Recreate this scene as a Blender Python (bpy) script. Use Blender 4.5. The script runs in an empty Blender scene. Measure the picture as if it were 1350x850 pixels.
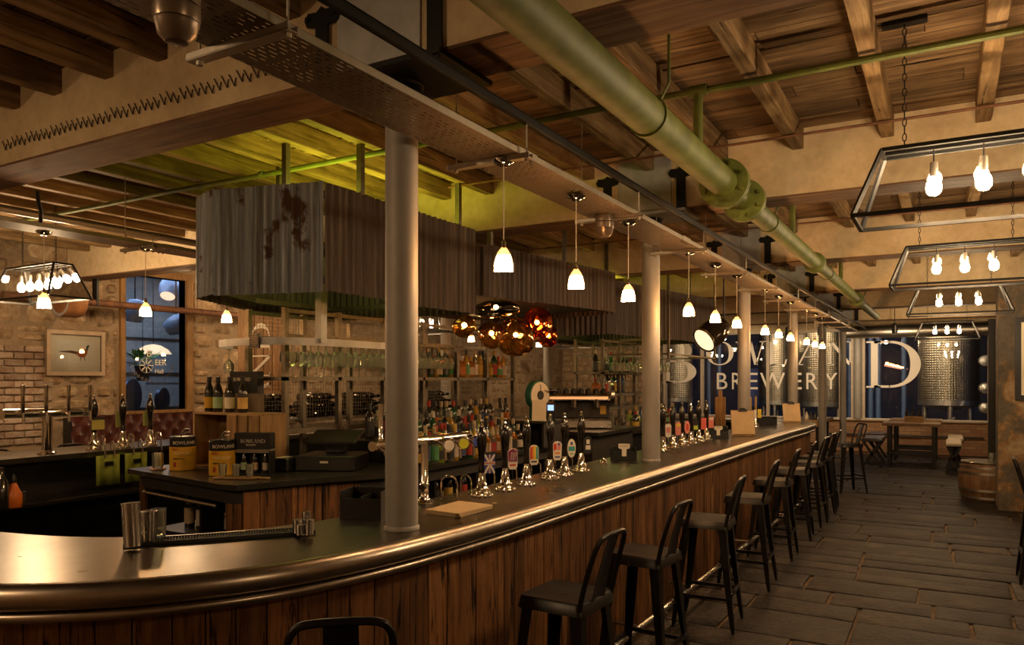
import bpy, bmesh, math, random
from math import sin, cos, pi, radians as R, sqrt, atan2, hypot
from mathutils import Matrix, Vector, Euler

sc = bpy.context.scene
# ------------------------------------------------------------ camera
YAW, F, HY, EYE = R(29.9), 1000.0, 500.0, 1.75
cam = bpy.data.cameras.new('camera')
cam.sensor_width = 36; cam.lens = 36 * F / 1350; cam.shift_y = (HY - 425) / 1350
cam.clip_start = .05; cam.clip_end = 200
camo = bpy.data.objects.new('camera', cam); sc.collection.objects.link(camo)
camo.location = (0, 0, EYE); camo.rotation_euler = (R(90), 0, YAW)
sc.camera = camo
# ------------------------------------------------------------ world, lights, exposure
w = bpy.data.worlds.new('world'); sc.world = w; w.use_nodes = True
w.node_tree.nodes['Background'].inputs[0].default_value = (.10, .14, .25, 1)
w.node_tree.nodes['Background'].inputs[1].default_value = .25
sc.view_settings.view_transform = 'Standard'; sc.view_settings.look = 'None'
sc.view_settings.gamma = 1; sc.view_settings.exposure = 0.0
sc.cycles.use_denoising = True
sc.cycles.max_bounces = 8; sc.cycles.transparent_max_bounces = 24
sc.cycles.sample_clamp_indirect = 4; sc.cycles.caustics_reflective = False
WARM = (1.0, .65, .34)
P_PEND, P_FIX = 150.0, 450.0      # radiance of a small pendant's shade and of a lantern bulb
def lamp(name, loc, power, col=WARM, r=.04, kind='POINT', size=(1, 1), rot=(0, 0, 0)):
    l = bpy.data.lights.new(name, kind); l.energy = power; l.color = col
    if kind == 'POINT': l.shadow_soft_size = r
    if kind == 'SPOT': l.shadow_soft_size = r; l.spot_size = R(100); l.spot_blend = .6
    if kind == 'AREA':
        l.shape = 'RECTANGLE'; l.size, l.size_y = size
    o = bpy.data.objects.new(name, l); o.location = loc; o.rotation_euler = rot
    sc.collection.objects.link(o); return o
ACID = (.68, .68, .05)
# yellow-green strips lying on the canopies, shining at the joists, and under them over the shelves
lamp('strip_light', (-3.95, 4.45, 3.03), 26, ACID, kind='AREA', size=(.9, 1.5), rot=(pi, 0, 0))
lamp('strip_light', (-4.0, 9.9, 3.03), 20, ACID, kind='AREA', size=(.8, 2.2), rot=(pi, 0, 0))
lamp('strip_light', (-4.3, 4.5, 2.92), 5, (.8, .8, .2), kind='AREA', size=(.6, 1.2))
lamp('strip_light', (-4.3, 10.2, 2.85), 9, (.8, .8, .2), kind='AREA', size=(.3, 2.4))
# cool light in the brewhouse beyond the glass and in the yard beyond the left window, plus a warm one for the tanks
lamp('brewhouse_light', (-5, 26, 5.5), 110, (.45, .6, 1.0), kind='AREA', size=(8, 4), rot=(0, 0, 0))
lamp('brewhouse_light', (-2, 20.8, 3.6), 240, (1.0, .70, .40), kind='AREA', size=(6, .6), rot=(R(30), 0, 0))  # added warm light that turns the tank jackets golden
lamp('yard_light', (-11.4, 8.0, 3.8), 70, (.5, .68, 1.0), kind='AREA', size=(1.6, 3))
# unseen lamps without fittings, round the camera and over the stone wall
lamp('unseen_lamp', (1.6, 1.0, 2.7), 38, r=.1)
lamp('unseen_lamp', (-3.4, -.9, 3.0), 95, r=.1)  # placed and raised to brighten the front of the near beam
lamp('unseen_lamp', (-6.6, -.2, 2.6), 40, r=.1)
lamp('unseen_lamp', (-8.3, 6.2, 3.1), 50, r=.1)  # added to brighten the stone wall and its picture, no fitting here
for x_ in (-4.6, -2.5, -1.0): lamp('track_light', (x_, 18.25, 2.66), 70, (1, .74, .45), .03, 'SPOT', rot=(R(62), 0, 0))
lamp('unseen_lamp', (1.9, 9.5, 2.6), 22, r=.1)
lamp('unseen_lamp', (-8.6, 8.5, 2.9), 45, r=.1)  # fittingless lamp, raised to brighten the left stone wall

# ------------------------------------------------------------ helpers
COL = sc.collection
def at(px, py, z):                       # floor-plan point seen at a pixel on the level z
    d = F * (EYE - z) / (py - HY); l = (px - 675) / F * d
    return (-sin(YAW) * d + cos(YAW) * l, cos(YAW) * d + sin(YAW) * l)
def xat(px, Y):
    s = (px - 675) / F
    return Y * (cos(YAW) * s - sin(YAW)) / (cos(YAW) + sin(YAW) * s)
def yat(px, X):
    s = (px - 675) / F
    return X * (cos(YAW) + sin(YAW) * s) / (cos(YAW) * s - sin(YAW))
def zat(X, Y, py):
    return EYE + (HY - py) / F * (-sin(YAW) * X + cos(YAW) * Y)
def ordn(n):
    w_ = ['first', 'second', 'third', 'fourth', 'fifth', 'sixth', 'seventh', 'eighth', 'ninth', 'tenth', 'eleventh', 'twelfth',
          'thirteenth', 'fourteenth', 'fifteenth', 'sixteenth', 'seventeenth', 'eighteenth', 'nineteenth', 'twentieth']
    if n <= 20: return w_[n - 1]
    return str(n) + ({1: 'st', 2: 'nd', 3: 'rd'}.get(n % 10, 'th'))
class MB:
    def __init__(s): s.v = []; s.f = []; s.m = []; s.k = 0; s.T = None
    def mat(s, k): s.k = k; return s
    def xf(s, T): s.T = T; return s
    def add(s, vs, fs):
        n = len(s.v)
        for p in vs:
            p = Vector(p)
            s.v.append(tuple(s.T @ p) if s.T else tuple(p))
        for f in fs: s.f.append(tuple(i + n for i in f)); s.m.append(s.k)
        return s
    def box(s, x0, y0, z0, x1, y1, z1):
        vs = [(x0, y0, z0), (x1, y0, z0), (x1, y1, z0), (x0, y1, z0), (x0, y0, z1), (x1, y0, z1), (x1, y1, z1), (x0, y1, z1)]
        return s.add(vs, [(0, 3, 2, 1), (4, 5, 6, 7), (0, 1, 5, 4), (1, 2, 6, 5), (2, 3, 7, 6), (3, 0, 4, 7)])
    def cbox(s, x0, y0, z0, x1, y1, z1, b):      # box with chamfered upright and top edges
        def ring(x0, y0, x1, y1, z): return [(x0 + b, y0, z), (x1 - b, y0, z), (x1, y0 + b, z), (x1, y1 - b, z), (x1 - b, y1, z), (x0 + b, y1, z), (x0, y1 - b, z), (x0, y0 + b, z)]
        vs = ring(x0 + b, y0 + b, x1 - b, y1 - b, z0) + ring(x0, y0, x1, y1, z0 + b) + ring(x0, y0, x1, y1, z1 - b) + ring(x0 + b, y0 + b, x1 - b, y1 - b, z1)
        fs = [tuple(range(7, -1, -1)), tuple(range(24, 32))]
        for r in range(3):
            for i in range(8): j = (i + 1) % 8; fs.append((r * 8 + i, r * 8 + j, r * 8 + 8 + j, r * 8 + 8 + i))
        return s.add(vs, fs)
    def prism(s, pts, z0, z1):
        n = len(pts)
        vs = [(x, y, z0) for x, y in pts] + [(x, y, z1) for x, y in pts]
        fs = [tuple(range(n - 1, -1, -1)), tuple(range(n, 2 * n))] + [(i, (i + 1) % n, n + (i + 1) % n, n + i) for i in range(n)]
        return s.add(vs, fs)
    def lathe(s, prof, c=(0, 0, 0), n=16, axis='z', close=True):
        vs = []; fs = []
        for r, z in prof:
            for i in range(n):
                a = 2 * pi * i / n; x, y = r * cos(a), r * sin(a)
                p = (x, y, z) if axis == 'z' else ((z, x, y) if axis == 'x' else (y, z, x))
                vs.append((p[0] + c[0], p[1] + c[1], p[2] + c[2]))
        for k in range(len(prof) - 1):
            for i in range(n):
                j = (i + 1) % n; fs.append((k * n + i, k * n + j, k * n + n + j, k * n + n + i))
        if close:
            fs.append(tuple(range(n - 1, -1, -1))); fs.append(tuple(range((len(prof) - 1) * n, len(prof) * n)))
        return s.add(vs, fs)
    def cyl(s, p0, p1, r, r1=None, n=12): return s.tube([p0, p1], [r, r if r1 is None else r1], n)
    def tube(s, path, r, n=8, closed=False, sq=None):
        P = [Vector(p) for p in path]; m = len(P)
        rr = r if isinstance(r, (list, tuple)) else [r] * m
        vs = []; up = None
        for i in range(m):
            if closed: t = (P[(i + 1) % m] - P[i - 1])
            else: t = P[min(i + 1, m - 1)] - P[max(i - 1, 0)]
            t.normalize()
            if up is None:
                up = Vector((0, 0, 1)) if abs(t.z) < .9 else Vector((1, 0, 0))
            a = t.cross(up); a.normalize(); b = a.cross(t); up = b
            for k in range(n):
                an = 2 * pi * (k + (.5 if n == 4 else 0)) / n
                vs.append(P[i] + (a * cos(an) + b * sin(an)) * rr[i] * (1.414 if n == 4 else 1))
        fs = []
        for i in range(m if closed else m - 1):
            j = (i + 1) % m
            for k in range(n): l = (k + 1) % n; fs.append((i * n + k, i * n + l, j * n + l, j * n + k))
        if not closed: fs.append(tuple(range(n - 1, -1, -1))); fs.append(tuple(range((m - 1) * n, m * n)))
        return s.add(vs, fs)
    def sph(s, c, r, n=12, m=8, sz=1):
        return s.lathe([(r * sin(pi * i / m) + 1e-4, -r * sz * cos(pi * i / m)) for i in range(m + 1)], c, n)
    def mesh(s, name, mats, smooth=True):
        me = bpy.data.meshes.new(name); me.from_pydata(s.v, [], s.f)
        if not isinstance(mats, (list, tuple)): mats = [mats]
        for q in mats: me.materials.append(q)
        me.polygons.foreach_set('material_index', s.m)
        bm = bmesh.new(); bm.from_mesh(me); bmesh.ops.recalc_face_normals(bm, faces=bm.faces); bm.to_mesh(me); bm.free()
        if smooth:
            me.polygons.foreach_set('use_smooth', [True] * len(me.polygons)); me.set_sharp_from_angle(angle=R(35))
        me.update(); return me
    def build(s, name, mats, parent=None, loc=(0, 0, 0), rz=0, rot=None, smooth=True):
        return ob(name, s.mesh(name, mats, smooth), parent, loc, rz, rot)
def ob(name, me, parent=None, loc=(0, 0, 0), rz=0, rot=None, scale=None):
    o = bpy.data.objects.new(name, me); COL.objects.link(o); o.location = loc
    o.rotation_euler = rot if rot else (0, 0, rz)
    if scale: o.scale = scale
    if parent: o.parent = parent
    return o
def tag(o, label=None, cat=None, group=None, kind=None):
    if label: o['label'] = label
    if cat: o['category'] = cat
    if group: o['group'] = group
    if kind: o['kind'] = kind
    return o
def thing(name, label, cat, loc=(0, 0, 0), rz=0, group=None):
    return tag(ob(name, None, None, loc, rz), label, cat, group)
KIDS = {}
def copy_tree(o, parent=None):
    c = o.copy(); COL.objects.link(c)
    if parent: c.parent = parent
    for ch in [x for x in o.children]: copy_tree(ch, c)
    return c
def dup(o, loc, rz, label=None, group=None):
    c = copy_tree(o); c.location = loc; c.rotation_euler = (0, 0, rz)
    if label: c['label'] = label
    if group: c['group'] = group
    return c
def cr(pts, n, closed=False):            # Catmull-Rom through tuples of any length
    out = []; m = len(pts)
    for i in range(m if closed else m - 1):
        p = [pts[(i + k) % m] if closed else pts[min(max(i + k, 0), m - 1)] for k in (-1, 0, 1, 2)]
        for j in range(n):
            t = j / n
            out.append(tuple(.5 * (2 * b + (c - a) * t + (2 * a - 5 * b + 4 * c - d) * t * t + (3 * b - a - 3 * c + d) * t ** 3) for a, b, c, d in zip(*p)))
    if not closed: out.append(tuple(pts[-1]))
    return out

# ------------------------------------------------------------ materials
class NT:
    def __init__(s, name):
        s.m = bpy.data.materials.new(name); s.m.use_nodes = True; s.t = s.m.node_tree
        s.b = s.t.nodes['Principled BSDF']; s.o = s.t.nodes['Material Output']
    def n(s, typ, **kw):
        x = s.t.nodes.new(typ)
        for k, v in kw.items():
            if k.startswith('i_'):
                key = k[2:]; key = int(key) if key.isdigit() else key.replace('_', ' ')
                x.inputs[key].default_value = v
            else: setattr(x, k, v)
        return x
    def l(s, a, b): s.t.links.new(a, b)
    def ramp(s, fac, stops):
        r = s.n('ShaderNodeValToRGB'); e = r.color_ramp.elements
        while len(e) < len(stops): e.new(.5)
        for q, (p, c) in zip(e, stops): q.position = p; q.color = (*c, 1)
        s.l(fac, r.inputs[0]); return r.outputs[0]
    def coords(s, scale=(1, 1, 1), rnd=True, kind='Object'):
        tc = s.n('ShaderNodeTexCoord'); mp = s.n('ShaderNodeMapping'); mp.inputs['Scale'].default_value = scale
        s.l(s.n('ShaderNodeNewGeometry').outputs['Position'] if kind == 'Object' else tc.outputs[kind], mp.inputs['Vector'])
        if rnd:
            oi = s.n('ShaderNodeObjectInfo'); mu = s.n('ShaderNodeMath', operation='MULTIPLY', i_1=37.0)
            s.l(oi.outputs['Random'], mu.inputs[0]); s.l(mu.outputs[0], mp.inputs['Location'])
        return mp.outputs[0]
    def noise(s, vec, sc_, det=4, rough=.6, dist=0):
        x = s.n('ShaderNodeTexNoise'); x.inputs['Scale'].default_value = sc_; x.inputs['Detail'].default_value = det
        x.inputs['Roughness'].default_value = rough; x.inputs['Distortion'].default_value = dist
        s.l(vec, x.inputs['Vector']); return x.outputs[0]
    def mix(s, f, a, b, mode='MIX'):
        x = s.n('ShaderNodeMix', data_type='RGBA', blend_type=mode)
        for sock, val in ((x.inputs[0], f), (x.inputs[6], a), (x.inputs[7], b)):
            if hasattr(val, 'links'): s.l(val, sock)
            else: sock.default_value = val if isinstance(val, (int, float)) else (*val, 1)
        return x.outputs[2]
    def vary(s, col, lo=.75, hi=1.25):
        oi = s.n('ShaderNodeObjectInfo'); mr = s.n('ShaderNodeMapRange'); mr.inputs[3].default_value = lo; mr.inputs[4].default_value = hi
        s.l(oi.outputs['Random'], mr.inputs[0])
        h = s.n('ShaderNodeHueSaturation'); s.l(mr.outputs[0], h.inputs['Value']); s.l(col, h.inputs['Color']); return h.outputs[0]
    def bump(s, h, st=.3, d=.01):
        b = s.n('ShaderNodeBump'); b.inputs['Strength'].default_value = st; b.inputs['Distance'].default_value = d
        s.l(h, b.inputs['Height']); s.l(b.outputs[0], s.b.inputs['Normal'])
    def set(s, **kw):
        for k, v in kw.items():
            i = s.b.inputs[k.replace('_', ' ')]
            if hasattr(v, 'links'): s.l(v, i)
            else: i.default_value = (*v, 1) if isinstance(v, tuple) and len(v) == 3 else v
        return s
def plain(name, c, rough=.5, metal=0, emit=0, coat=0, nz=.12, ecol=None):
    t = NT(name)
    if nz:
        v = t.coords((1, 1, 1)); f = t.noise(v, 9, 3)
        col = t.ramp(f, [(.3, tuple(x * (1 - nz) for x in c)), (.7, tuple(min(1, x * (1 + nz)) for x in c))]); t.set(Base_Color=col)
    else: t.set(Base_Color=c)
    t.set(Roughness=rough, Metallic=metal)
    if emit: t.set(Emission_Color=ecol or c, Emission_Strength=emit)
    if coat: t.set(Coat_Weight=coat)
    return t.m
def wood(name, dark, mid, light, grain='x', rough=.75, sc_=1, cracks=.0, lo=.75, hi=1.2, bump=.5):
    t = NT(name); k = {'x': (.6, 9, 9), 'y': (9, .6, 9), 'z': (9, 9, .6)}[grain]
    v = t.coords(tuple(a * sc_ for a in k)); f = t.noise(v, 2.2, 7, .68, .6)
    v2 = t.coords((2.2, 2.2, 2.2)); g = t.noise(v2, 1.3, 4, .6)
    c = t.ramp(f, [(.28, dark), (.5, mid), (.72, light)]); c2 = t.ramp(g, [(.35, (.55, .5, .45)), (.65, (1, 1, 1))])
    c = t.mix(.7, c, c2, 'MULTIPLY')
    if cracks:
        kk = {'x': (.5, 14, 14), 'y': (14, .5, 14), 'z': (14, 14, .9)}[grain]
        cf = t.noise(t.coords(tuple(a * sc_ for a in kk)), 2.0, 5, .7, 1.2)
        cc = t.ramp(cf, [(.0, (1, 1, 1)), (.53 + .1 * (1 - cracks), (1, 1, 1)), (.60 + .08 * (1 - cracks), (.05, .035, .025))]); c = t.mix(1, c, cc, 'MULTIPLY')
    c = t.vary(c, lo, hi); t.set(Base_Color=c, Roughness=rough, Specular_IOR_Level=.3); t.bump(f, bump, .006); return t.m
def brushed(name, c, rough=.3, axis='z', lo=.85, hi=1.0, st=.08):
    t = NT(name); k = {'x': (.5, 60, 60), 'y': (60, .5, 60), 'z': (60, 60, .5), 'o': (8, 8, 8)}[axis]
    f = t.noise(t.coords(k), 3, 4, .6); c1 = t.ramp(f, [(.3, tuple(x * lo for x in c)), (.7, tuple(x * hi for x in c))])
    g = t.noise(t.coords((3, 3, 3)), 1.5, 4); mr = t.n('ShaderNodeMapRange'); mr.inputs[3].default_value = rough * .8; mr.inputs[4].default_value = rough * 1.3
    t.l(g, mr.inputs[0]); t.set(Base_Color=c1, Metallic=1.0, Roughness=mr.outputs[0]); t.bump(f, st, .002); return t.m
def plaster(name, a, b, c, rough=.9, s_=1.5):
    t = NT(name); f = t.noise(t.coords((1, 1, 1), False), s_, 6, .65); g = t.noise(t.coords((1, 1, 1), False), 14, 5, .6)
    col = t.ramp(f, [(.3, a), (.52, b), (.75, c)]); col = t.mix(.35, col, t.ramp(g, [(.35, (.6, .55, .48)), (.6, (1, 1, 1))]), 'MULTIPLY')
    t.set(Base_Color=col, Roughness=rough); t.bump(g, .35, .008); return t.m
def glass(name, tint=(.95, .97, .95), rough=.02, gloss=1.0, body=0.0, bodycol=None):
    t = NT(name); nt = t.t; nt.nodes.remove(t.b)
    tr = t.n('ShaderNodeBsdfTransparent'); tr.inputs[0].default_value = (*tint, 1)
    gl = t.n('ShaderNodeBsdfGlossy'); gl.inputs['Roughness'].default_value = rough; gl.inputs[0].default_value = (gloss, gloss, gloss, 1)
    fr = t.n('ShaderNodeFresnel'); fr.inputs[0].default_value = 1.5
    last = tr.outputs[0]
    if body:
        df = t.n('ShaderNodeBsdfPrincipled'); df.inputs['Base Color'].default_value = (*(bodycol or tint), 1); df.inputs['Roughness'].default_value = .15
        m0 = t.n('ShaderNodeMixShader'); m0.inputs[0].default_value = body; t.l(tr.outputs[0], m0.inputs[1]); t.l(df.outputs[0], m0.inputs[2]); last = m0.outputs[0]
    m = t.n('ShaderNodeMixShader'); t.l(fr.outputs[0], m.inputs[0]); t.l(last, m.inputs[1]); t.l(gl.outputs[0], m.inputs[2]); t.l(m.outputs[0], t.o.inputs[0])
    return t.m
def rock(name, a, b, c, s_=3, rough=.9, lo=.7, hi=1.3, bump=.8, spec=None):
    t = NT(name); v = t.coords((1, 1, 1)); f = t.noise(v, s_, 7, .65, .3); g = t.noise(v, s_ * 7, 4, .7)
    col = t.ramp(f, [(.3, a), (.5, b), (.72, c)]); col = t.mix(.4, col, t.ramp(g, [(.35, (.5, .45, .4)), (.62, (1, 1, 1))]), 'MULTIPLY')
    t.set(Base_Color=t.vary(col, lo, hi), Roughness=rough, Specular_IOR_Level=.28)
    ad = t.n('ShaderNodeMath', operation='ADD'); t.l(f, ad.inputs[0]); t.l(g, ad.inputs[1]); t.bump(ad.outputs[0], bump, .02); return t.m
M = {}
M['joist'] = wood('joist_wood', (.09, .052, .022), (.26, .165, .075), (.46, .32, .165), 'y', cracks=.2)
M['board'] = wood('board_wood', (.055, .032, .016), (.19, .115, .055), (.38, .26, .135), 'x', cracks=.4, lo=.6, hi=1.3)
M['beam'] = plaster('painted_beam', (.50, .37, .21), (.66, .51, .31), (.76, .62, .42), .8)
M['beam_under'] = wood('beam_underside', (.09, .045, .025), (.22, .12, .06), (.36, .24, .14), 'x', cracks=.3)
M['plate'] = plain('steel_plate', (.46, .46, .46), .5, .35, nz=.15)
M['black_iron'] = plain('black_iron', (.02, .02, .02), .45, .6)
M['column'] = plain('column_paint', (.34, .315, .285), .55, .15, nz=.06)
M['pipe_green'] = plain('green_pipe_paint', (.115, .14, .022), .62, .0, nz=.3)
M['bartop'] = brushed('pewter_counter', (.17, .15, .125), .28, 'o', .9, 1.05, 0)
M['roll'] = brushed('pewter_edge', (.42, .36, .30), .30, 'o', .9, 1.05, .003)
M['chrome'] = plain('chrome', (.85, .82, .78), .08, 1, nz=0)
M['steel'] = brushed('brushed_steel', (.62, .58, .53), .26, 'z')
M['stool'] = plain('stool_gunmetal', (.013, .011, .010), .33, .4, nz=.35)
M['barplank'] = wood('bar_plank', (.06, .025, .009), (.25, .108, .036), (.38, .19, .07), 'z', .6, 1, .9, .6, 1.2)
M['crate'] = wood('pale_crate_wood', (.22, .12, .05), (.42, .26, .12), (.58, .40, .2), 'z', .7)
M['crate_x'] = wood('pale_crate_wood_flat', (.18, .10, .04), (.38, .23, .10), (.52, .35, .17), 'x', .7)
M['pillarwood'] = wood('pillar_wood', (.14, .07, .03), (.32, .18, .08), (.45, .28, .13), 'z', .7, 1, .35)
M['blacktop'] = plain('black_counter', (.025, .024, .02), .3, 0, coat=.3, nz=.3)
M['black'] = plain('black_plastic', (.012, .012, .012), .35)
M['dark'] = plain('dark_cabinet', (.02, .016, .013), .6)
M['rubber'] = plain('black_rubber', (.015, .015, .015), .6)
M['shelfsteel'] = brushed('shelf_steel', (.21, .185, .14), .5, 'o', .7, 1.1)
M['floorbase'] = plain('floor_mortar', (.15, .09, .042), .85, nz=.5)
M['flag'] = rock('flagstone', (.009, .0065, .005), (.028, .021, .015), (.085, .063, .046), 3.4, .52, .6, 1.5, 1.0)
M['stone'] = rock('sandstone', (.22, .14, .075), (.42, .30, .18), (.62, .50, .35), 7, bump=1.0)
M['mortar'] = plaster('lime_mortar', (.22, .155, .095), (.30, .22, .14), (.38, .29, .19))
M['brick'] = rock('pale_brick', (.30, .17, .11), (.42, .31, .23), (.52, .45, .38), 9)
M['leather'] = plain('oxblood_leather', (.07, .018, .012), .35, coat=.2, nz=.3)
M['whiteframe'] = plain('white_window_paint', (.55, .45, .34), .5)
M['orangewood'] = wood('window_oak', (.20, .10, .03), (.36, .20, .07), (.48, .29, .12), 'z', .6)
M['letter'] = plain('white_vinyl', (.92, .84, .74), .6, nz=0)
M['lettercream'] = plain('cream_paint', (.7, .62, .5), .6, nz=0)
M['paper'] = plain('kraft_paper', (.62, .44, .24), .8, nz=.08)
M['paperw'] = plain('cream_paper', (.82, .73, .58), .8, nz=.05)
M['yellow'] = plain('keg_yellow', (.62, .34, .02), .4)
M['limegreen'] = plain('green_cloth', (.25, .30, .04), .8)
M['orange'] = plain('orange_sauce', (.55, .13, .01), .35)
M['tablewood'] = wood('table_top_wood', (.16, .09, .045), (.30, .19, .10), (.44, .30, .18), 'x', .5)
M['glass'] = glass('clear_glass')
M['drink'] = glass('stemware_glass', (.90, .93, .86), .02, 1.0, .17, (.9, .88, .78))
M['pane'] = glass('window_pane', (.93, .95, .97), .01, .8)
M['glow_top'] = plain('orange_frosted_glass', (1, .6, .25), .5, emit=7, nz=0, ecol=(1, .42, .12))
M['glow'] = plain('lit_frosted_glass', (1, .72, .42), .5, emit=P_PEND, nz=0, ecol=(1, .65, .34))
M['bulb'] = plain('lit_bulb', (1, .8, .5), .5, emit=P_FIX, nz=0, ecol=(1, .67, .36))
M['dimbulb'] = plain('dim_bulb', (1, .8, .5), .5, emit=90, nz=0, ecol=(1, .67, .36))
M['tank'] = None
random.seed(7)
rnd = random.uniform
CEIL, JB, BT, BB = 3.52, 3.37, 3.43, 3.05       # boards, joist undersides, beam top, beam underside
WL, WR, YE = -9.9, 3.2, 20.2
BEAMS = [2.62 + 3.19 * k for k in range(-1, 6)]
CX = -2.06
# ------------------------------------------------------------ floor
fl = MB().box(WL - .1, -2.2, -.12, WR, YE + .2, -.022).build('floor', M['floorbase']); tag(fl, kind='structure')
def flag(wd, h):                                  # one slate flag with worn, uneven rims
    m = MB(); a, b = wd / 2 - .011, h / 2 - .011; j = lambda: rnd(-.010, .006)
    base = [(-a, -b), (-a * .35, -b), (a * .4, -b), (a, -b), (a, b * rnd(-.3, .3)), (a, b), (a * .3, b), (-a * .4, b), (-a, b), (-a, b * rnd(-.3, .3))]
    rim = [(x + j() * (1 if x > 0 else -1), y + j() * (1 if y > 0 else -1)) for x, y in base]
    n = len(rim); vs = [(x, y, -.02) for x, y in rim] + [(x, y, -.005) for x, y in rim] + [(x - .016 * (1 if x > 0 else -1), y - .014 * (1 if y > 0 else -1), rnd(-.0015, .002)) for x, y in rim] + [(rnd(-.1, .1) * wd, 0, rnd(-.003, .002))]
    fs = [(q * n + i, q * n + (i + 1) % n, (q + 1) * n + (i + 1) % n, (q + 1) * n + i) for q in range(2) for i in range(n)] + [(2 * n + i, 2 * n + (i + 1) % n, 3 * n) for i in range(n)]
    return m.add(vs, fs).mesh('flagstone', M['flag'])
y = .3; cnt = 0
while y < 19.6:
    h = rnd(.34, .66) if y > 3 else rnd(.5, .75)
    x = -1.95 - rnd(0, .6)
    while x < 1.6:
        wd = rnd(.5, 1.1) if h < .45 else rnd(.7, 1.5)
        if cnt < 298:
            if h > .42 and random.random() < .3: parts = [(x, y, wd, h * .5), (x, y + h * .5, wd, h * .5)]
            else: parts = [(x, y, wd, h)]
            for (fx, fy, fw, fh) in parts: ob('flagstone', flag(fw, fh), fl, (fx + fw / 2, fy + fh / 2, rnd(-.004, .002)), rot=(rnd(-.003, .003), rnd(-.002, .002), 0)); cnt += 1
        x += wd
    y += h
m = MB()                                          # the strips left over beside the flags, one low course each
for k in range(50):
    yy = .3 + k * .4; m.box(2.2, yy, -.02, 3.1, yy + .37, -.003); m.box(-7.4, yy, -.02, -2.6, yy + .37, -.004)
m.build('paving_course', M['flag'], fl)['kind'] = 'stuff'
# ------------------------------------------------------------ ceiling: deck, boards, joists, beams
ce = MB().box(WL - .1, -2.2, 3.56, WR + .1, YE + .2, 3.66).build('ceiling', M['board']); tag(ce, kind='structure')
bmesh_ = [MB().cbox(-.5, -.5, -.5, .5, .5, .5, .012).mesh('ceiling_board', M['board'], False)]
y = -.9; cnt = 0
while y < YE - .05:
    wd = rnd(.17, .24); cuts = [WL, rnd(-6.4, -4.2), rnd(-1.6, .6), WR] if y < 12 else [WL, rnd(-4.5, -1.5), WR]
    for a, b in zip(cuts, cuts[1:]):
        if cnt < 299:
            ob('ceiling_board', bmesh_[0], ce, ((a + b) / 2, y + wd / 2, CEIL + .018 + rnd(-.007, .007)), scale=(b - a - .006, wd - .01, .03)); cnt += 1
    y += wd
jm = [MB().cbox(-.5, -.5, -.5, .5, .5, .5, .05).mesh('joist', M['joist'], False)]
nj = 0
for b in range(len(BEAMS)):
    y0 = BEAMS[b] + .15; y1 = (BEAMS[b + 1] - .15) if b + 1 < len(BEAMS) else YE
    xs = [.195 - .555 * k for k in range(-5, 5)]; x = -2.55
    while x > WL + .1: xs.append(x); x -= .46 if b < 3 else .555
    for x in xs:
        if nj < 299: ob('joist', jm[0], ce, (x + rnd(-.02, .02), (y0 + y1) / 2, (JB + CEIL) / 2 + rnd(-.008, .008)), rz=rnd(-.006, .006), scale=(.085 + rnd(-.01, .01), y1 - y0 + .1, .15)); nj += 1
for i, Y in enumerate(BEAMS):
    m = MB(); m.mat(0).box(WL - .05, Y - .155, BB + .012, WR + .05, Y + .155, CEIL); m.mat(1).box(WL - .05, Y - .15, BB, WR + .05, Y + .15, BB + .012)
    be = m.build('beam', [M['beam'], M['beam_under']], ce)
    if i == 1:
        st = MB(); x = -5.0; k = 0
        while x < -2.45:                          # the zigzag of bent nails along the near beam
            z = 3.17 + rnd(-.008, .008)
            st.cyl((x, Y - .16, z + .035), (x + .045, Y - .163, z - .03), .0025, n=5); st.cyl((x + .045, Y - .163, z - .03), (x + .05, Y - .16, z + .01), .002, n=4); x += .052
        o = st.build('bent_nail', M['black_iron'], be); o['kind'] = 'stuff'
        st = MB()
        for k in range(3): st.cyl((-1.55 + .1 * k, Y - .155, 3.33), (-1.52 + .1 * k, Y - .2, 3.30), .004, n=6)
        o = st.build('bent_nail', M['black_iron'], be); o['kind'] = 'stuff'
    if i >= 1:
        for cx in ((CX, -6.28) if i > 1 else (CX,)):
            MB().box(cx - .22, Y - .165, BB + .02, cx + .22, Y + .165, BT + .06).build('steel_plate', M['plate'], be)
            MB().box(cx - .34, Y - .2, BB - .022, cx + .34, Y + .2, BB - .001).build('bearing_plate', M['black_iron' if i == 1 else 'plate'], be)
            for s in (-1, 1):
                m = MB(); x = cx + s * .30
                pts = [(-.035, -.14), (-.02, -.165), (.02, -.165), (.035, -.14), (.035, .10), (.085, .11), (.10, .14), (.08, .17), (.03, .165), (0, .185), (-.03, .165), (-.08, .17), (-.10, .14), (-.085, .11), (-.035, .10)]
                m.T = Matrix.Translation((x, Y - .1665, 3.185)) @ Matrix.Rotation(pi / 2, 4, 'X'); m.prism(pts, 0, .012); m.T = None
                for bx, bz in ((0, -.14), (-.075, .14), (.075, .14)): m.cyl((x + bx, Y - .176, 3.185 + bz), (x + bx, Y - .192, 3.185 + bz), .011, n=6)
                m.build('strap', M['black_iron'], be)
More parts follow.
